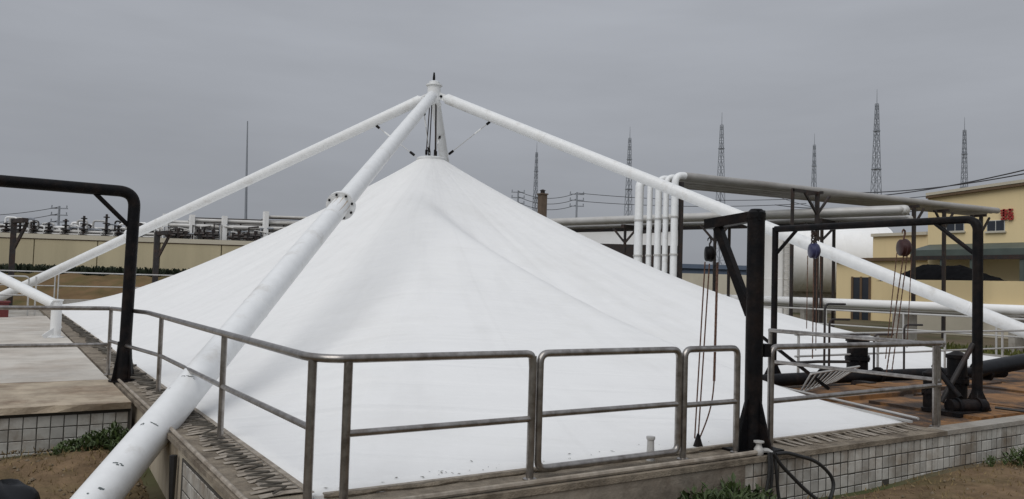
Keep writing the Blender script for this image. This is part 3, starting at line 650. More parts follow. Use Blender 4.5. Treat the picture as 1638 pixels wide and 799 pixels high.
# hoses
def hosep(pts, r=.02): return MB().tube(bend(pts, .25, 8), r, 8)
h1 = thing('black_hose', 'black hose looping down from the tap over the tiled wall', 'hose')
hosep([(6.9, WF-.04, .02), (7.02, WF-.08, .03), (7.5, WF-.12, -.10), (7.75, WF-.16, -.33), (7.55, WF-.2, -.56), (7.3, WF-.3, -.56)]).obj('loop', 'rubber', h1)
hosep([(6.86, WF-.04, .03), (6.95, WF-.07, -.1), (7.3, WF-.13, -.4), (7.5, WF-.25, -.56)]).obj('loop', 'rubber', h1)
h2 = thing('black_hose', 'twin black hoses hanging straight down the wall below the thick post', 'hose')
for dx in (0, .035, .09): hosep([(6.80+dx, WF-.03, .04), (6.78+dx*1.2, WF-.06, -.15), (6.72+dx*2.2, WF-.06, -.4), (6.65+dx*3.4, WF-.1, -.60)], .017).obj('strand', 'rubber', h2)
tag(hosep([(12.8, 6.2, .05), (13.0, 5.7, .03), (13.1, 5.4, -.12), (13.05, 5.0, -.40), (12.9, 4.2, -.52)], .02).obj('power_cable', 'rubber'), 'black cable drooping over the wall end right of the gantry leg', 'cable')
# dark bundle in the pit
b = MB(); n, k_ = 26, 14; vv = []; bc = at_z(2, 800, -.5)
for j in range(k_+1):
    th = math.pi*j/k_
    for i in range(n):
        ph = 2*math.pi*i/n; r = 1+.10*math.sin(3*ph+.5*j)+.06*math.sin(5*ph-.7*j)+.03*rng.rand()
        vv.append((bc.x+.30*r*math.sin(th)*math.cos(ph), bc.y+.30*r*math.sin(th)*math.sin(ph), -.56+max(-.14, .22*r*math.cos(th))))
b.add(vv, [(j*n+i, (j+1)*n+i, (j+1)*n+(i+1) % n, j*n+(i+1) % n) for j in range(k_) for i in range(n)], True)
tag(b.obj('plastic_bundle', 'blackplastic'), 'crumpled black plastic bundle in the pit before the tiled deck wall', 'bundle')
# brownish drain post on the side wall
tag(MB().tube([(WL-.035, 8.72, -.14), (WL-.035, 8.72, -.75)], [.04, .022], 8).obj('drain_pipe', 'rubber'), 'dark drain pipe on the stained side wall beside the near leg', 'pipe')

# ================================================================== WEEDS
def leaf_mesh(nl, h, spread, w, seed):
    r_ = np.random.RandomState(seed); b = MB()
    for k in range(nl):
        a = r_.uniform(0, 6.28); rr = spread*math.sqrt(r_.rand()); bx, by = rr*math.cos(a), rr*math.sin(a)
        z0 = h*r_.uniform(0, .75); L_ = h*r_.uniform(.15, .42); d = r_.uniform(0, 6.28); tl = r_.uniform(.2, 1.1)
        u = Vector((math.cos(d)*math.sin(tl), math.sin(d)*math.sin(tl), math.cos(tl))); s = Vector((-math.sin(d), math.cos(d), 0))*w*r_.uniform(.6, 1.3)
        p = Vector((bx, by, z0*(1-.5*rr/spread))); dr = Vector((0, 0, -L_*.25))
        b.add([p, p+u*L_*.5-s, p+u*L_*.5+s, p+u*L_+dr], [(0, 1, 3, 2)])
    return b
def weed(label, p, h, spread, nl, w, seed, group=None):
    t = thing('weed', label, 'weed', group); t.location = p
    leaf_mesh(nl, h, spread, w, seed).obj('foliage', 'leaf', t)
    s = MB(); r_ = np.random.RandomState(seed+5)
    for k in range(9):
        a = r_.uniform(0, 6.28); q = spread*.6*r_.rand(); s.tube([(q*.4*math.cos(a), q*.4*math.sin(a), -.05), (q*math.cos(a), q*math.sin(a), h*.75)], [.006, .003], 4)
    s.obj('stem', 'leaf', t)
for k, (x, y, h, sp) in enumerate(((5.65, 5.32, .50, .24), (6.05, 5.32, .48, .22), (5.3, 5.32, .38, .2), (5.85, 5.1, .44, .28), (6.35, 5.3, .40, .2))):
    weed('leafy weed clump against the wall below the thick black post', (x, y, GZ+.12), h, sp, 260, .02, 20+k, 'weeds below the black post')
for k, (x, y, h, sp) in enumerate(((11.35, 5.1, .46, .26), (11.8, 4.85, .44, .28), (12.2, 4.6, .4, .3), (11.2, 4.7, .34, .24))):
    weed('leafy weed clump in the soil by the end of the tiled wall', (x, y, GZ+.06), h, sp, 260, .02, 30+k, 'weeds by the wall end')
for k, (x, y, h, sp) in enumerate(((1.35, 11.5, .46, .2), (1.1, 11.45, .36, .2), (.85, 11.4, .26, .2), (1.45, 11.2, .34, .18))):
    weed('leafy weed clump in the corner of tiled deck wall and tank wall', (x, y, GZ+.02), h, sp, 260, .018, 40+k, 'weeds in the pit corner')
for k in range(14):
    x, y = (rng.uniform(7.5, 13), rng.uniform(3.2, 5.3)) if k % 3 else (rng.uniform(-1.5, 1.2), rng.uniform(9.0, 11.4))
    weed('small low weed sprouting from the bare soil', (x, y, ground_z(x, y)+.04), rng.uniform(.06, .16), rng.uniform(.06, .14), 50, .012, 60+k, 'small weeds on the bare soil')
# dry grass / litter over the bare soil
b = MB()
for k in range(11000):
    if k % 3: x, y = rng.uniform(3, 16), rng.uniform(1.5, 5.45)
    else: x, y = rng.uniform(-2.5, 1.5), rng.uniform(6.5, 11.6)
    z = ground_z(x, y)+(.05 if k % 3 else .10); h = rng.uniform(.015, .06); a = rng.uniform(0, 6.28); w = rng.uniform(.004, .012)
    u = Vector((math.cos(a), math.sin(a), 0)); b.add([Vector((x, y, z-.01))-u*w, Vector((x, y, z-.01))+u*w, Vector((x+rng.normal(0, .03), y+rng.normal(0, .03), z+h))], [(0, 1, 2)])
M['straw'] = mat('straw', (.21, .155, .08), .9, var=.4, scale=6, bump=0, spec=.1)
gl = b.obj('dry_grass', 'straw'); gl['kind'] = 'stuff'; gl['label'] = 'short dry grass and litter scattered over the bare soil'; gl['category'] = 'grass'
# pebbles and broken bits on the soil
b = MB()
for k in range(900):
    if k % 2: x, y = rng.uniform(3, 15), rng.uniform(1.5, 5.4)
    else: x, y = rng.uniform(-2.5, 1.5), rng.uniform(6.5, 11.6)
    z = ground_z(x, y)+(.05 if k % 2 else .10); r = rng.uniform(.01, .035); q = [Vector((x, y, z))+Vector(rng.normal(0, 1, 3)).normalized()*r*rng.uniform(.6, 1.2) for _ in range(6)]
    b.add([Vector((x+r, y, z)), Vector((x-r, y, z)), Vector((x, y+r*.8, z)), Vector((x, y-r*.9, z)), Vector((x, y, z+r*.7)), Vector((x, y, z-r))], [(0, 2, 4), (2, 1, 4), (1, 3, 4), (3, 0, 4), (2, 0, 5), (1, 2, 5), (3, 1, 5), (0, 3, 5)])
M['stone'] = mat('stone', (.17, .135, .095), .95, var=.4, scale=8, bump=0, spec=.1)
pb = b.obj('gravel', 'stone'); pb['kind'] = 'stuff'; pb['label'] = 'small stones scattered over the bare soil'; pb['category'] = 'gravel'
# strip of grass right of the tank, low band of dark tufts before the beige wall
def tufts(name, label, cat, pts_fn, n, h, w, m):
    b = MB()
    for k in range(n):
        p = pts_fn(); hh = h*rng.uniform(.5, 1.2); a = rng.uniform(0, 6.28); u = Vector((math.cos(a), math.sin(a), 0))*w*rng.uniform(.6, 1.3)
        top = p+Vector((rng.normal(0, hh*.3), rng.normal(0, hh*.3), hh)); b.add([p-u, p+u, top+u*.3, top-u*.3], [(0, 1, 2, 3)])
    o = b.obj(name, m); o['kind'] = 'stuff'; o['label'] = label; o['category'] = cat; return o
M['grass'] = mat('grass', (.10, .105, .03), .8, var=.4, scale=1.2, col2=(.05, .065, .018), blotch=.8, bump=0, spec=.1)
tufts('grass_strip', 'rough green grass growing beyond the right rim of the tank', 'grass', lambda: Vector((rng.uniform(25.6, 33), rng.uniform(5, 30), GZ-.02)), 9000, .45, .05, 'grass')
def hp():
    t = rng.rand(); p = at_d(-120+640*t, 436, 58.4+rng.uniform(-.6, .6)+3*t); p.z = 1.05+rng.uniform(-.3, .4); return p
tufts('tuft_band', 'dark low band of tufts running along the foot of the beige wall', 'tuft_band', hp, 16000, .62, .16, 'tuft_band')

# ================================================================== LEFT BACKGROUND
bw = thing('beige_wall', 'long low beige wall with a pale cap beyond the earth bank', 'wall')
pa, pb_ = at_d(-260, 383, 59.5), at_d(640, 397, 64); zc = 4.05; zt_ = 4.42
dirw = (pb_-pa); dirw.z = 0; Lw = dirw.length; dirw.normalize(); nw = Vector((dirw.y, -dirw.x, 0))
def wbox(s0, s1, d0, d1, z0, z1):                      # box along the wall: s along it, d towards the camera
    p = [pa+dirw*s_+nw*d_ for s_ in (s0, s1) for d_ in (d0, d1)]
    b = MB(); v = [(q.x, q.y, z) for z in (z0, z1) for q in (p[0], p[1], p[3], p[2])]
    return b.add(v, [(0, 1, 2, 3), (7, 6, 5, 4), (0, 4, 5, 1), (1, 5, 6, 2), (2, 6, 7, 3), (3, 7, 4, 0)])
npan = 9
for k in range(npan): wbox(Lw*k/npan+.04, Lw*(k+1)/npan-.04, -.3, .0, 1.2, zc).obj('panel', 'beige', bw)
wbox(0, Lw, -.34, -.29, 1.2, zc-.02).obj('backing', 'trim', bw)
wbox(0, Lw, -.4, .03, zc, zc+.07).obj('drip_course', 'trim', bw)
wbox(0, Lw, -.45, .08, zc+.07, zt_+.05).obj('cap', 'cap', bw)
# pipe rack behind the wall
pr = thing('pipe_rack', 'white framed pipe rack with stacked pipes behind the beige wall', 'pipe rack')
def wp(px, z, back=3.):                                # point above the wall line at image column px
    r = ray(px, 400); r2 = np.array([r[0], r[1]]); o_ = pa-nw*back; A_ = np.array([[r2[0], -dirw.x], [r2[1], -dirw.y]]); t, s_ = np.linalg.solve(A_, [o_.x, o_.y]); return Vector((r2[0]*t, r2[1]*t, z))
for px in (262, 305, 357, 423, 505, 590):
    ht = 6.55 if px < 400 else 7.05
    for bk in (2.5, 4.2): a = wp(px, 1.0, bk); MB().beam(a, (a.x, a.y, ht), .55 if bk < 3 else .35, .35).obj('post', 'clean', pr)
    a, c = wp(px, ht-.15, 2.4), wp(px, ht-.15, 4.4); MB().beam(a, c, .3, .3).obj('crossbeam', 'clean', pr)
for z, r, bk, px0 in ((6.65, .12, 2.7, 425), (6.15, .15, 2.9, 300), (5.65, .18, 2.6, 262), (4.85, .12, 2.8, -60), (5.25, .17, 3.8, 200), (5.95, .2, 3.6, 262), (5.45, .2, 4.1, 200), (4.95, .2, 4.1, -60), (6.3, .14, 3.9, 425), (4.6, .1, 2.6, -60), (5.1, .06, 3.4, -60), (6.4, .07, 4., 305)):
    MB().tube([wp(px0, z, bk), wp(620, z+.05, bk)], r, 10).obj('pipe', 'gpipe' if r > .08 else 'dsteel', pr)
    MB().tube([wp(px0, z-.14, bk), wp(620, z-.1, bk)], .05, 6).obj('tray', 'dsteel', pr)
for k in range(44):
    px = 255+k*5.9+rng.uniform(-2, 2); bk_ = rng.uniform(2.1, 2.5); a = wp(px, 4.4, bk_); h_ = rng.uniform(.3, 1.5); dx = dirw*rng.uniform(.15, .5)
    MB().tube([a-dx, a-dx+Vector((0, 0, h_)), a+dx+Vector((0, 0, h_*rng.uniform(.8, 1.1)))], rng.uniform(.04, .09), 6).obj('branch', ('gpipe', 'dsteel', 'tower')[k % 3], pr)
for k in range(22):
    px = 268+k*11.5; a = wp(px, 4.5, 3.2); MB().beam(a, a+Vector((0, 0, rng.uniform(.9, 2.0))), .1, .1).obj('riser', 'dsteel' if k % 3 else 'clean', pr)
for k, px in enumerate((272, 284, 296, 318, 331, 340, 372, 381, 396, 408, 436, 447, 460, 470)):
    z = 4.45+.2*(k % 2); a = wp(px, z, 2.1); MB().beam(a, a+Vector((0, 0, .75)), .28, .22).obj('valve', 'dsteel', pr)
    MB().tube([a+Vector((-.35, .2, .35)), a+Vector((.35, -.2, .35))], .14, 8).obj('valve_body', 'dsteel', pr)
# valve trees left of the rack
for k, px in enumerate((8, 30, 52, 76, 103, 132, 168, 188, 222)):
    h_ = (1.1, 1.3, 1.3, 1.2, 1.55, 1.85, 2.05, 1.2, 1.4)[k]; a = wp(px, 4.3, 2.6)
    t = thing('valve_stack', 'dark stacked valve column with handwheels standing behind the beige wall', 'valve', 'valve columns behind the beige wall')
    MB().tube([a-Vector((0, 0, 3)), a+Vector((0, 0, h_))], .09, 8).obj('stem', 'dsteel', t)
    for j in range(4):
        z = .25+j*(h_-.25)/3.6; MB().lathe(a+Vector((0, 0, z)), [(.1, 0), (.36-.04*j, .02), (.36-.04*j, .09), (.1, .12)], 10).obj('disc', 'dsteel', t)
    MB().tube([a+Vector((0, 0, .15)), a+Vector((-.35, -.2, .55)), a+Vector((-.45, -.25, .1))], .05, 6).obj('bypass', 'gpipe', t)
    MB().beam(a-dirw*.75+Vector((0, 0, .18)), a+dirw*.75+Vector((0, 0, .18)), .16, .2).obj('body', 'gpipe' if k % 2 else 'dsteel', t)
mf = thing('pipe_manifold', 'row of pale looped pipes and valves along the top of the beige wall', 'pipework')
for k in range(58):
    px = -40+k*5.3+rng.uniform(-2, 2); bk_ = rng.uniform(2.9, 4.4); a = wp(px, 4.2, bk_); h_ = rng.uniform(.5, 1.75); dx = dirw*rng.uniform(.15, .6)
    MB().tube(bend([a-dx-Vector((0, 0, 2)), a-dx+Vector((0, 0, h_)), a+dx+Vector((0, 0, h_)), a+dx-Vector((0, 0, 2))], .2, 5), rng.uniform(.06, .11), 8).obj('loop', ('clean', 'tower', 'gpipe', 'dsteel', 'clean')[k % 5], mf)
    if k % 2: c = a+Vector((0, 0, h_*.5)); MB().lathe(c-dirw*.2, [(.06, 0), (.2, .03), (.2, .1), (.09, .12), (.09, .28), (.2, .3), (.2, .37), (.06, .4)], 8, dirw).obj('valve', 'dsteel', mf)
for z_, r_, b_ in ((4.75, .14, 3.0), (5.0, .1, 4.0), (5.3, .07, 4.6)): MB().tube([wp(-60, z_, b_), wp(250, z_, b_)], r_, 8).obj('header', 'gpipe', mf)
hb = thing('gabled_shed', 'small cream shed with a shallow gable behind the beige wall', 'shed')
a, c = wp(34, 3, 16), wp(112, 3, 16); mid = (a+c)/2; bk = -nw*8
V = [(a.x, a.y, 1), (c.x, c.y, 1), (c.x, c.y, 5.25), (mid.x, mid.y, 6.0), (a.x, a.y, 5.25)]; V2 = [tuple(Vector(q)+bk) for q in V]
MB().add(V+V2, [(0, 1, 2, 3, 4), (9, 8, 7, 6, 5), (0, 5, 6, 1), (1, 6, 7, 2), (4, 9, 5, 0)]).obj('wall', 'cap', hb)
rf = MB()
for p, q in ((a, mid), (c, mid)):
    e = (p-q)*.08; z0, z1 = 5.25, 6.0; P0 = Vector((p.x+e.x, p.y+e.y, z0-.03)); Q0 = Vector((q.x, q.y, z1+.04)); n_ = nw*.3
    w4 = [P0+n_, Q0+n_, Q0+bk, P0+bk]; rf.add(w4+[x+Vector((0, 0, .12)) for x in w4], [(0, 1, 2, 3), (7, 6, 5, 4), (0, 4, 5, 1), (1, 5, 6, 2), (2, 6, 7, 3), (3, 7, 4, 0)])
rf.obj('roof', 'tower', hb)
def utility_pole(px, d, ytop, label, arms=(0, .06), w=2.2):
    t = thing('utility_pole', label, 'utility pole'); p = at_d(px, ytop, d); MB().tube([(p.x, p.y, GZ), p], [.2, .13], 8).obj('pole', 'tower', t)
    sd = Vector((RM@[1, 0, 0])); sd.z = 0; sd.normalize()
    for k in range(3): q = p-Vector((0, 0, .3+k*.9)); MB().beam(q-sd*w/2, q+sd*w/2, .16, .14).obj('crossarm', 'tower', t)
    for k in range(3):
        for s_ in (-.9, .9): q = p-Vector((0, 0, .2+k*.9))+sd*w/2*s_; MB().tube([q, q+Vector((0, 0, .3))], .08, 6).obj('insulator', 'tower', t)
    return p
q1 = utility_pole(95, 105, 330, 'grey utility pole with crossarms behind the shed roof')
q2 = utility_pole(923, 120, 308, 'grey utility pole with crossarms above the left end of the pipe bridge')
q3 = utility_pole(829, 130, 305, 'grey utility pole just showing above the fabric slope')
def wires(name, label, p, q, sag, r, n=24):
    p, q = Vector(p), Vector(q); return tag(MB().tube([p+(q-p)*k/n-Vector((0, 0, 4*sag*(k/n)*(1-k/n))) for k in range(n+1)], r, 5).obj(name, 'wire'), label, 'power line', 'overhead power lines')
for k in range(3):
    wires('power_line', 'thin power line strung left from the pole behind the shed', q1-Vector((0, 0, .1+.9*k)), at_d(-200, 330+14*k, 98), 1.2, .04)
    wires('power_line', 'thin power line strung between the poles above the pipe bridge', q3-Vector((0, 0, .1+.9*k)), q2-Vector((0, 0, .1+.9*k)), 1.0, .045)
for k in range(2):
    wires('power_line', 'thin power line running right from the pole behind the vertical pipes', q2-Vector((0, 0, .1+1.2*k)), at_d(1290, 318+8*k, 110), .6, .045)
    wires('power_line', ('upper', 'lower')[k]+' of two heavy power lines sloping up over the yellow building', at_d(1240, 312+16*k, 120), at_d(1720, 252+18*k, 62), 1.6, .06)
for k in range(2): wires('power_line', ('higher', 'lower')[k]+' of two thin sagging wires above the yellow building roof', at_d(1230, 300+9*k, 125), at_d(1720, 268+9*k, 70), 2.4+k, .04)
wires('power_line', 'thick spiral-wrapped cable sloping up over the yellow building', at_d(1290, 304, 120), at_d(1720, 262, 64), 1.2, .06)
tag(MB().tube([at_d(392, 420, 75), at_d(394, 300, 75), at_d(396, 194, 75)], [.16, .11, .05], 8).obj('lightning_mast', 'tower'), 'thin tall lightning mast rising behind the pipe rack', 'mast')

# ================================================================== LATTICE TOWERS
def tower(px, ytop, d, wb, label):
    t = thing('lattice_tower', label, 'tower'); top = at_d(px, ytop, d); H = top.z; z0 = GZ
    b = MB(); m = MB(); n = 16
    def hw(z):
        s = (z-z0)/(H-z0); return wb*.62*(1-s)**1.1*.5+.26
    lv = [z0+(H*.93-z0)*(1-(1-k/n)**1.15) for k in range(n+1)]
    cs = ((1, 1), (-1, 1), (-1, -1), (1, -1))
    for c in cs:
        lg = MB()
        for k in range(n):
            p = [Vector((top.x+c[0]*hw(z), top.y+c[1]*hw(z), z)) for z in (lv[k], lv[k+1])]; lg.beam(p[0], p[1], .15, .15)
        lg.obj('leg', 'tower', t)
    for k in range(n):
        for i in range(4):
            c, e = cs[i], cs[(i+1) % 4]; A0 = Vector((top.x+c[0]*hw(lv[k]), top.y+c[1]*hw(lv[k]), lv[k])); B1 = Vector((top.x+e[0]*hw(lv[k+1]), top.y+e[1]*hw(lv[k+1]), lv[k+1]))
            A1 = Vector((top.x+c[0]*hw(lv[k+1]), top.y+c[1]*hw(lv[k+1]), lv[k+1])); B0 = Vector((top.x+e[0]*hw(lv[k]), top.y+e[1]*hw(lv[k]), lv[k]))
            m.beam(A0, B1, .085, .085); m.beam(B0, A1, .085, .085); m.beam(A1, B1, .085, .085)
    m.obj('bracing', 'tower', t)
    for s in (.42, .62, .8):
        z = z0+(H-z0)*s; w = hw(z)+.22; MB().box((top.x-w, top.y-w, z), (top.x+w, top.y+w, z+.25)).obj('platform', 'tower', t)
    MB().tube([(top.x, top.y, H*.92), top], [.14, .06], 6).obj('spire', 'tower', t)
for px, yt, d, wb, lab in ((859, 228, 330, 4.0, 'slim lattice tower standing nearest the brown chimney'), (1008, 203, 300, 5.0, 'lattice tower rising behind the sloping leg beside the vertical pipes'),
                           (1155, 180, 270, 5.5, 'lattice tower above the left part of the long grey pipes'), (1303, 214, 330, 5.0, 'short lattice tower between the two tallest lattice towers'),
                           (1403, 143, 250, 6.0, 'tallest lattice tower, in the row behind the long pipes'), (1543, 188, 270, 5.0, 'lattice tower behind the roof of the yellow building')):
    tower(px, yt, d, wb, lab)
p = at_d(868, 312, 95); ch = thing('chimney', 'short square brown chimney showing above the fabric slope', 'chimney')
MB().box((p.x-.4, p.y-.4, GZ), (p.x+.4, p.y+.4, p.z)).obj('stack', 'chimney', ch); MB().box((p.x-.5, p.y-.5, p.z), (p.x+.5, p.y+.5, p.z+.15)).obj('cap', 'chimney', ch); MB().lathe((p.x, p.y, p.z+.15), [(.28, 0), (.28, .35), (.4, .36), (.1, .5)], 10).obj('cowl', 'dsteel', ch)

# ================================================================== PIPE BRIDGE ON THE RIGHT
pbx = thing('pipe_bridge', 'five vertical white pipes turning into long grey pipes on dark posts', 'pipe bridge')
zb = 6.85
rx = [1020, 1037, 1051, 1063, 1077]
ris = []
for k, px in enumerate(rx):
    d = 38.2-.62*k; p = at_d(px, 430, d); r = (.21, .13, .16, .13, .16)[k]; z = zb+(.04, -.02, 0, 0, 0)[k]; ris.append((p, r, z))
    end = Vector((50.2-.15*k, 25.6-.42*k, z+.05))
    bp_ = bend([(p.x, p.y, GZ), (p.x, p.y, z), end], .42, 8); e_ = bp_[-2]+(end-bp_[-2]).normalized()*.15
    MB().tube(bp_[:-1]+[e_], r, 18).obj('riser', 'white', pbx); MB().tube([e_, end], r+.012, 18).obj('pipe', 'grun', pbx)
    MB().tube([end, end+Vector((.05, 0, 0)), end+Vector((.12, 0, 0))], [r+.012, r*.8, r*.3], 18).obj('end_cap', 'grun', pbx)
    for zz in (1.6, 3.2, 4.9): MB().tube([(p.x, p.y, zz), (p.x, p.y, zz+.08)], r+.03, 14).obj('band', 'gpipe', pbx)
a, c = ris[0][0], ris[-1][0]
for zz in (2.4, 4.4): MB().beam((a.x+.25, a.y+.3, zz), (c.x+.25, c.y+.1, zz), .12, .16).obj('bracket', 'dsteel', pbx)
MB().beam((ris[-1][0].x+.35, ris[-1][0].y-.05, GZ), (ris[-1][0].x+.35, ris[-1][0].y-.05, zb-.3), .16, .16).obj('post', 'dsteel', pbx)
MB().beam((31.35, 24.3, GZ), (31.35, 24.3, zb-.24), .12, .12).obj('post', 'dsteel', pbx); MB().beam((31.3, 24.3, zb-.3), (33.3, 24.3, zb-.3), .12, .14).obj('bearer', 'dsteel', pbx)
for X in (33.2, 41.5, 44.5, 48.5):
    y0_, y1_ = 23.2, 26.6
    MB().beam((X, 24.0, zb-.30), (X, 24.9, zb-.30), .12, .14).obj('crossbeam', 'dsteel', pbx)
    ym = 24.3; MB().beam((X, ym, GZ), (X, ym, zb-.38), .17, .15).obj('post', 'dsteel', pbx)
    for s in (-1, 1): MB().beam((X, ym, zb-1.35), (X+.95*s, ym, zb-.36), .1, .1).obj('brace', 'dsteel', pbx)
    pass
p2 = thing('pipe_run', 'lower pale pipes crossing under the long grey pipes on dark posts', 'pipe bridge')
a, c = at_d(870, 349, 53), at_d(1448, 331, 38.6); zl = 5.75
A2, C2 = Vector((a.x, a.y, zl)), Vector((c.x, c.y, zl)); dl = (C2-A2).normalized(); nl = Vector((dl.y, -dl.x, 0))
for k, (off, z, r) in enumerate(((0, .1, .26), (.6, .0, .2), (1.15, .02, .2), (-.6, -.25, .17))):
    MB().tube([A2+nl*off+Vector((0, 0, z)), C2+nl*off+Vector((0, 0, z)), C2+nl*off+dl*.12+Vector((0, 0, z)), C2+nl*off+dl*.2+Vector((0, 0, z))], [r, r, r*.85, r*.4], 14).obj('pipe', 'gpipe', p2)
for k in range(4):
    q = A2+(C2-A2)*(.06+.26*k)
    MB().beam(q-nl*.9-Vector((0, 0, .42)), q+nl*1.5-Vector((0, 0, .42)), .22, .22).obj('crossbeam', 'dsteel', p2)
    for o_ in (-.6, 1.2): MB().beam(q+nl*o_-Vector((0, 0, 6.3)), q+nl*o_-Vector((0, 0, .5)), .12, .12).obj('post', 'dsteel', p2)
    for s in (-1, 1): MB().beam(q+nl*1.2-Vector((0, 0, 1.4)), q+nl*1.2+dl*.85*s-Vector((0, 0, .5)), .1, .1).obj('brace', 'dsteel', p2)
MB().beam(A2-Vector((0, 0, .5)), C2-Vector((0, 0, .5)), .18, .2).obj('girder', 'dsteel', p2)
# low white pipe running beyond the right rim
lp = thing('ground_pipe', 'low thick white pipe running beyond the right rim before the yellow wall', 'pipe')
MB().tube([(35, -10, 1.25), (35, 8, 1.25), (35, 45, 1.25)], .21, 16).obj('pipe', 'clean', lp)
MB().tube([(35.8, -10, 1.02), (35.8, 45, 1.02)], .14, 12).obj('pipe', 'gpipe', lp)
for k in range(11): MB().box((34.6, -9+k*5, GZ), (36.2, -8.75+k*5, .98)).obj('support', 'concrete', lp)
# ================================================================== YELLOW BUILDING AND TANKS
XB = 62.
def xwall(name, px0, px1, z0, z1, X, m, parent, depth=.4):
    a, c = at_x(px0, 440, X), at_x(px1, 440, X); return MB().box((X, min(a.y, c.y), z0), (X+depth, max(a.y, c.y), z1)).obj(name, m, parent)
yb = thing('yellow_building', 'large yellow plant building with a green canopy and small windows', 'building')
roofz = at_x(1560, 306, XB).z; yl, yr_ = at_x(1484, 400, XB).y, -6.0
zL, zR = at_x(1484, 318, XB).z, at_x(1640, 297, XB).z
V = [(XB, yr_, GZ), (XB, yl, GZ), (XB, yl, zL), (XB, at_x(1640, 300, XB).y, zR), (XB, yr_, zR+.8)]; V2 = [(XB+30, y, z) for _, y, z in V]
MB().add(V+V2, [(0, 1, 2, 3, 4), (9, 8, 7, 6, 5), (1, 6, 7, 2), (2, 7, 8, 3), (3, 8, 9, 4)]).obj('wall', 'yellow', yb)
for p, q in ((V[2], V[3]), (V[3], V[4])): MB().beam(Vector(p)+Vector((-.15, 0, .05)), Vector(q)+Vector((-.15, 0, .05)), .4, .16).obj('eave', 'trim', yb); MB().beam(Vector(p)+Vector((0, 0, .3)), Vector(q)+Vector((0, 0, .3)), .7, .22).obj('parapet', 'cap', yb)
for px0, px1, y0_, y1_ in ((1514, 1543, 352, 371), (1579, 1608, 352, 371)):
    a, c = at_x(px0, y1_, XB), at_x(px1, y0_, XB); ya, yc = max(a.y, c.y), min(a.y, c.y)
    w = MB().box((XB-.06, yc, a.z), (XB-.004, ya, c.z)).obj('window', 'frame', yb); m_ = (ya+yc)/2
    for u0, u1 in ((yc+.05, m_-.03), (m_+.03, ya-.05)): MB().box((XB-.075, u0, a.z+.05), (XB-.062, u1, c.z-.05)).obj('pane', 'glass', w)
    MB().box((XB-.2, yc-.1, a.z-.12), (XB-.004, ya+.1, a.z)).obj('sill', 'cap', w)
# red sign: one character made of strokes
a, c = at_x(1601, 352, XB), at_x(1622, 334, XB); y0_, y1_ = a.y, c.y; z0_, z1_ = a.z, c.z
def P_(u, v): return Vector((XB-.12, y0_+(y1_-y0_)*u, z0_+(z1_-z0_)*v))
sg = thing('red_character', 'red written character mounted high on the yellow wall', 'sign')
for u0, v0, u1, v1_ in ((.05, .85, .55, .85), (.3, 1, .3, .62), (.05, .62, .55, .62), (.1, .4, .5, .4), (.3, .62, .3, .05), (.08, .05, .52, .08), (.62, .9, .98, .9), (.8, 1, .72, .55), (.6, .55, 1, .55), (.66, .35, .95, .35), (.66, .35, .66, .0), (.95, .35, .95, .0), (.66, .0, .95, .0)):
    MB().beam(P_(u0, v0), P_(u1, v1_), .13, .11, up=(1, 0, 0)).obj('stroke', 'red', sg)
# canopy
XC = 59.3
a, c = at_x(1456, 410, XC), at_x(1456, 393, XC); z0_, z1_ = a.z, c.z
cn = MB().add([(XC, -6, z0_), (XC, a.y, z0_), (XC, a.y, z0_+.45), (XC, -6, z0_+.45), (XB, -6, z1_+.2), (XB, a.y, z1_+.2), (XB, -6, z0_+.1), (XB, a.y, z0_+.1)], [(0, 1, 2, 3), (3, 2, 5, 4), (0, 6, 7, 1), (1, 7, 5, 2)]).obj('canopy', 'green', yb)
MB().beam((XC+.1, -6, z0_-.15), (XC+.1, a.y, z0_-.15), .25, .3).obj('canopy_beam', 'dsteel', cn)
for px in (1508, 1556, 1636): q = at_x(px, 420, XC+.2); MB().beam((XC+.2, q.y, 0), (XC+.2, q.y, z0_-.2), .28, .28).obj('canopy_post', 'green', cn)
# retaining wall with a coal heap on the terrace
XT = 50.; zt2 = at_x(1540, 449, XT).z
rw = thing('retaining_wall', 'low yellow retaining wall carrying a dark heap under the canopy', 'wall')
yl2 = at_x(1440, 470, XT).y
for k in range(8):
    y_a, y_b = -8+(yl2+8)*k/8, -8+(yl2+8)*(k+1)/8; MB().box((XT, y_a+.02, GZ), (XT+.4, y_b-.02, zt2)).obj('panel', 'yellow', rw)
MB().box((XT+.402, -8, GZ), (XB-.005, yl2, zt2-.1)).obj('terrace', 'concrete', rw)
MB().box((XT-.5, -8, GZ), (XT-.02, yl2+.1, at_x(1540, 488, XT).z)).obj('plinth', 'cap', rw)
hx = XT+3.2; y_a, y_b = at_x(1436, 445, hx).y, at_x(1602, 447, hx).y; ztop = at_x(1520, 427, hx).z
b = MB(); n, k_ = 60, 16; vv = []
for j in range(k_+1):
    for i in range(n+1):
        u_, v_ = i/n, j/k_; prof = min(1, max(0, (u_)*3.6))*min(1, max(0, (1-u_)*2.6)); pr_ = math.sin(math.pi*v_)**.8
        vv.append((hx-2.6+5.2*v_, y_a+(y_b-y_a)*u_, zt2-.1+(ztop-zt2+.1)*(prof**.8)*pr_*(1+.05*math.sin(u_*19+v_*3))+(.14*rng.rand()*pr_*(prof > .02))))
b.add(vv, [(j*(n+1)+i, j*(n+1)+i+1, (j+1)*(n+1)+i+1, (j+1)*(n+1)+i) for j in range(k_) for i in range(n)], True)
tag(b.obj('coal_heap', 'coal'), 'long black heap lying on the yellow retaining wall terrace', 'heap')
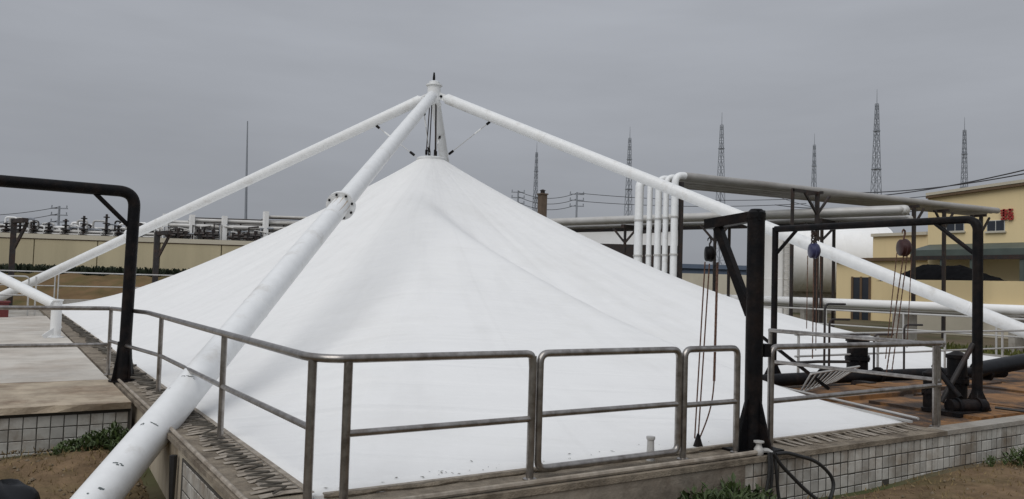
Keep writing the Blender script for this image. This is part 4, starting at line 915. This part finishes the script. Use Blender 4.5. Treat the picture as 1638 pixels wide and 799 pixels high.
# lower annex with a brown roof edge and a dark door
ax_ = thing('annex', 'low yellow annex with a brown roof edge and a dark double door', 'building')
XA = 66.; ztA = at_x(1400, 418, XA).z; xwall('wall', 1338, 1483, GZ, ztA, XA, 'yellow', ax_, 9)
a, c = at_x(1336, 440, XA), at_x(1486, 440, XA); MB().box((XA-.4, c.y, ztA), (XA+9.3, a.y, ztA+.28)).obj('roof', 'trim', ax_)
dr = xwall('door', 1364, 1391, GZ, at_x(1380, 444, XA).z, XA-.06, 'glass', ax_, .055)
for px in (1363, 1377, 1391): q = at_x(px, 460, XA-.1); MB().box((XA-.12, q.y-.1, GZ), (XA-.062, q.y+.1, at_x(1380, 443, XA).z)).obj('door_frame', 'trim', dr)
ax2 = thing('upper_block', 'plain yellow block showing between the white silo and the yellow building', 'building')
xwall('wall', 1396, 1483, GZ, at_x(1430, 378, 74).z, 74., 'yellow', ax2, 8); q0, q1_ = at_x(1395, 440, 74.).y, at_x(1484, 440, 74.).y; z_ = at_x(1430, 378, 74).z; MB().box((73.7, q1_, z_), (82.2, q0, z_+.3)).obj('roof', 'cap', ax2)
# silos
def silo(px, ytop, r_px, d, label, dome=.25, n=36):
    t = thing('silo', label, 'silo'); p = at_d(px, ytop, d); r = r_px/F*d; H = p.z-GZ
    MB().lathe((p.x, p.y, GZ), [(r, 0), (r, H*.93), (r*1.01, H*.93+.05), (r*1.01, H*.93+.22), (r*.97, H*.93+.26), (r*.75, H*.97), (r*.4, H*.995), (.05, H)], n).obj('shell', 'clean', t)
    sd = Vector((-p.x, -p.y, 0)).normalized(); tn = Vector((-sd.y, sd.x, 0)); q = Vector((p.x, p.y, GZ))+(sd*.8+tn*.6)*(r+.25)
    for s in (-.3, .3): MB().beam(q+tn*s, q+tn*s+Vector((0, 0, H*.92)), .1, .1).obj('ladder_rail', 'gpipe', t)
    for k in range(14): MB().beam(q-tn*.3+Vector((0, 0, .6+k*H*.063)), q+tn*.3+Vector((0, 0, .6+k*H*.063)), .05, .05).obj('rung', 'gpipe', t)
    for k in range(2, 3): MB().lathe((p.x, p.y, GZ+H*.18*k), [(r+.005, 0), (r+.02, .02), (r+.02, .06), (r+.005, .08)], n).obj('hoop', 'clean', t)
    return t
ht = thing('storage_tank', 'large white horizontal tank with a rounded end behind the annex roof', 'tank')
Dt = 92.; rt = 54/F*Dt; c0, c1 = at_d(1262, 413, Dt), at_d(1412, 416, Dt); axd = Vector((c1.x-c0.x, c1.y-c0.y, 0)); Lt = axd.length; axd.normalize(); c0.z = c1.z = (c0.z+c1.z)/2
MB().tube([c0+axd*q for q, _ in ((-.42*rt, 0), (-.40*rt, 0), (-.33*rt, 0), (-.2*rt, 0), (0, 0))]+[c0+axd*Lt*k/6 for k in range(1, 7)], [.05, .3*rt, .62*rt, .88*rt, rt]+[rt]*6, 40).obj('shell', 'clean', ht)
for k in range(5): q = c0+axd*Lt*(k+.3)/5; MB().tube([q, q+axd*.12], rt+.03, 40).obj('hoop', 'clean', ht)
MB().tube([c0-axd*(.5*rt), c0-axd*(.2*rt)], .55, 16).obj('manhole', 'gpipe', ht)
tn_ = Vector((-axd.y, axd.x, 0))
for k in (.12, .5, .88):
    q = c0+axd*Lt*k; MB().beam((q.x, q.y, GZ), (q.x, q.y, c0.z-rt*.8), rt*1.3, .6, up=tuple(tn_)).obj('saddle', 'concrete', ht)
silo(1240, 350, 26, 84, 'white domed silo half hidden behind the thick black post')
# far blue shed and white store behind
fs = thing('blue_shed', 'long low blue shed far behind the vertical pipes', 'shed')
for (x0, x1, y0_, y1_, m, d, nm) in ((1088, 1215, 429, 447, 'bluewall', 140, 'wall'), (1086, 1217, 426, 429, 'bluewall', 139.5, 'roof'), (1060, 1250, 442, 460, 'cap', 134, 'wall')):
    a, c = at_d(x0, y1_, d), at_d(x1, y0_, d); dd = Vector((c.x-a.x, c.y-a.y, 0)).normalized(); bk = Vector((-dd.y, dd.x, 0))*(14 if d > 135 else .4)
    lo, hi = (GZ, c.z) if nm == 'wall' else (a.z, c.z)
    q = [Vector((a.x, a.y, 0)), Vector((c.x, c.y, 0)), Vector((c.x, c.y, 0))+bk, Vector((a.x, a.y, 0))+bk]
    MB().add([(v.x, v.y, lo) for v in q]+[(v.x, v.y, hi) for v in q], [(0, 3, 2, 1), (4, 5, 6, 7), (0, 1, 5, 4), (1, 2, 6, 5), (2, 3, 7, 6), (3, 0, 4, 7)]).obj(nm, m, fs)
fs = thing('white_store', 'low white store with a dark base under the pipe bridge end', 'building')
for (x0, x1, y0_, lo, m, d, nm, dp) in ((925, 1090, 362, None, 'clean', 90, 'wall', 12), (920, 1095, 358, 1, 'cap', 89.6, 'roof', 12.8), (900, 1090, 391, None, 'dsteel', 88.5, 'dark_base', 1)):
    a, c = at_d(x0, y0_, d), at_d(x1, y0_, d); dd = Vector((c.x-a.x, c.y-a.y, 0)).normalized(); bk = Vector((-dd.y, dd.x, 0))*dp; hi = (a.z+c.z)/2
    q = [Vector((a.x, a.y, 0)), Vector((c.x, c.y, 0)), Vector((c.x, c.y, 0))+bk, Vector((a.x, a.y, 0))+bk]; l0 = GZ if lo is None else hi-.35
    MB().add([(v.x, v.y, l0) for v in q]+[(v.x, v.y, hi) for v in q], [(0, 3, 2, 1), (4, 5, 6, 7), (0, 1, 5, 4), (1, 2, 6, 5), (2, 3, 7, 6), (3, 0, 4, 7)]).obj(nm, m, fs)
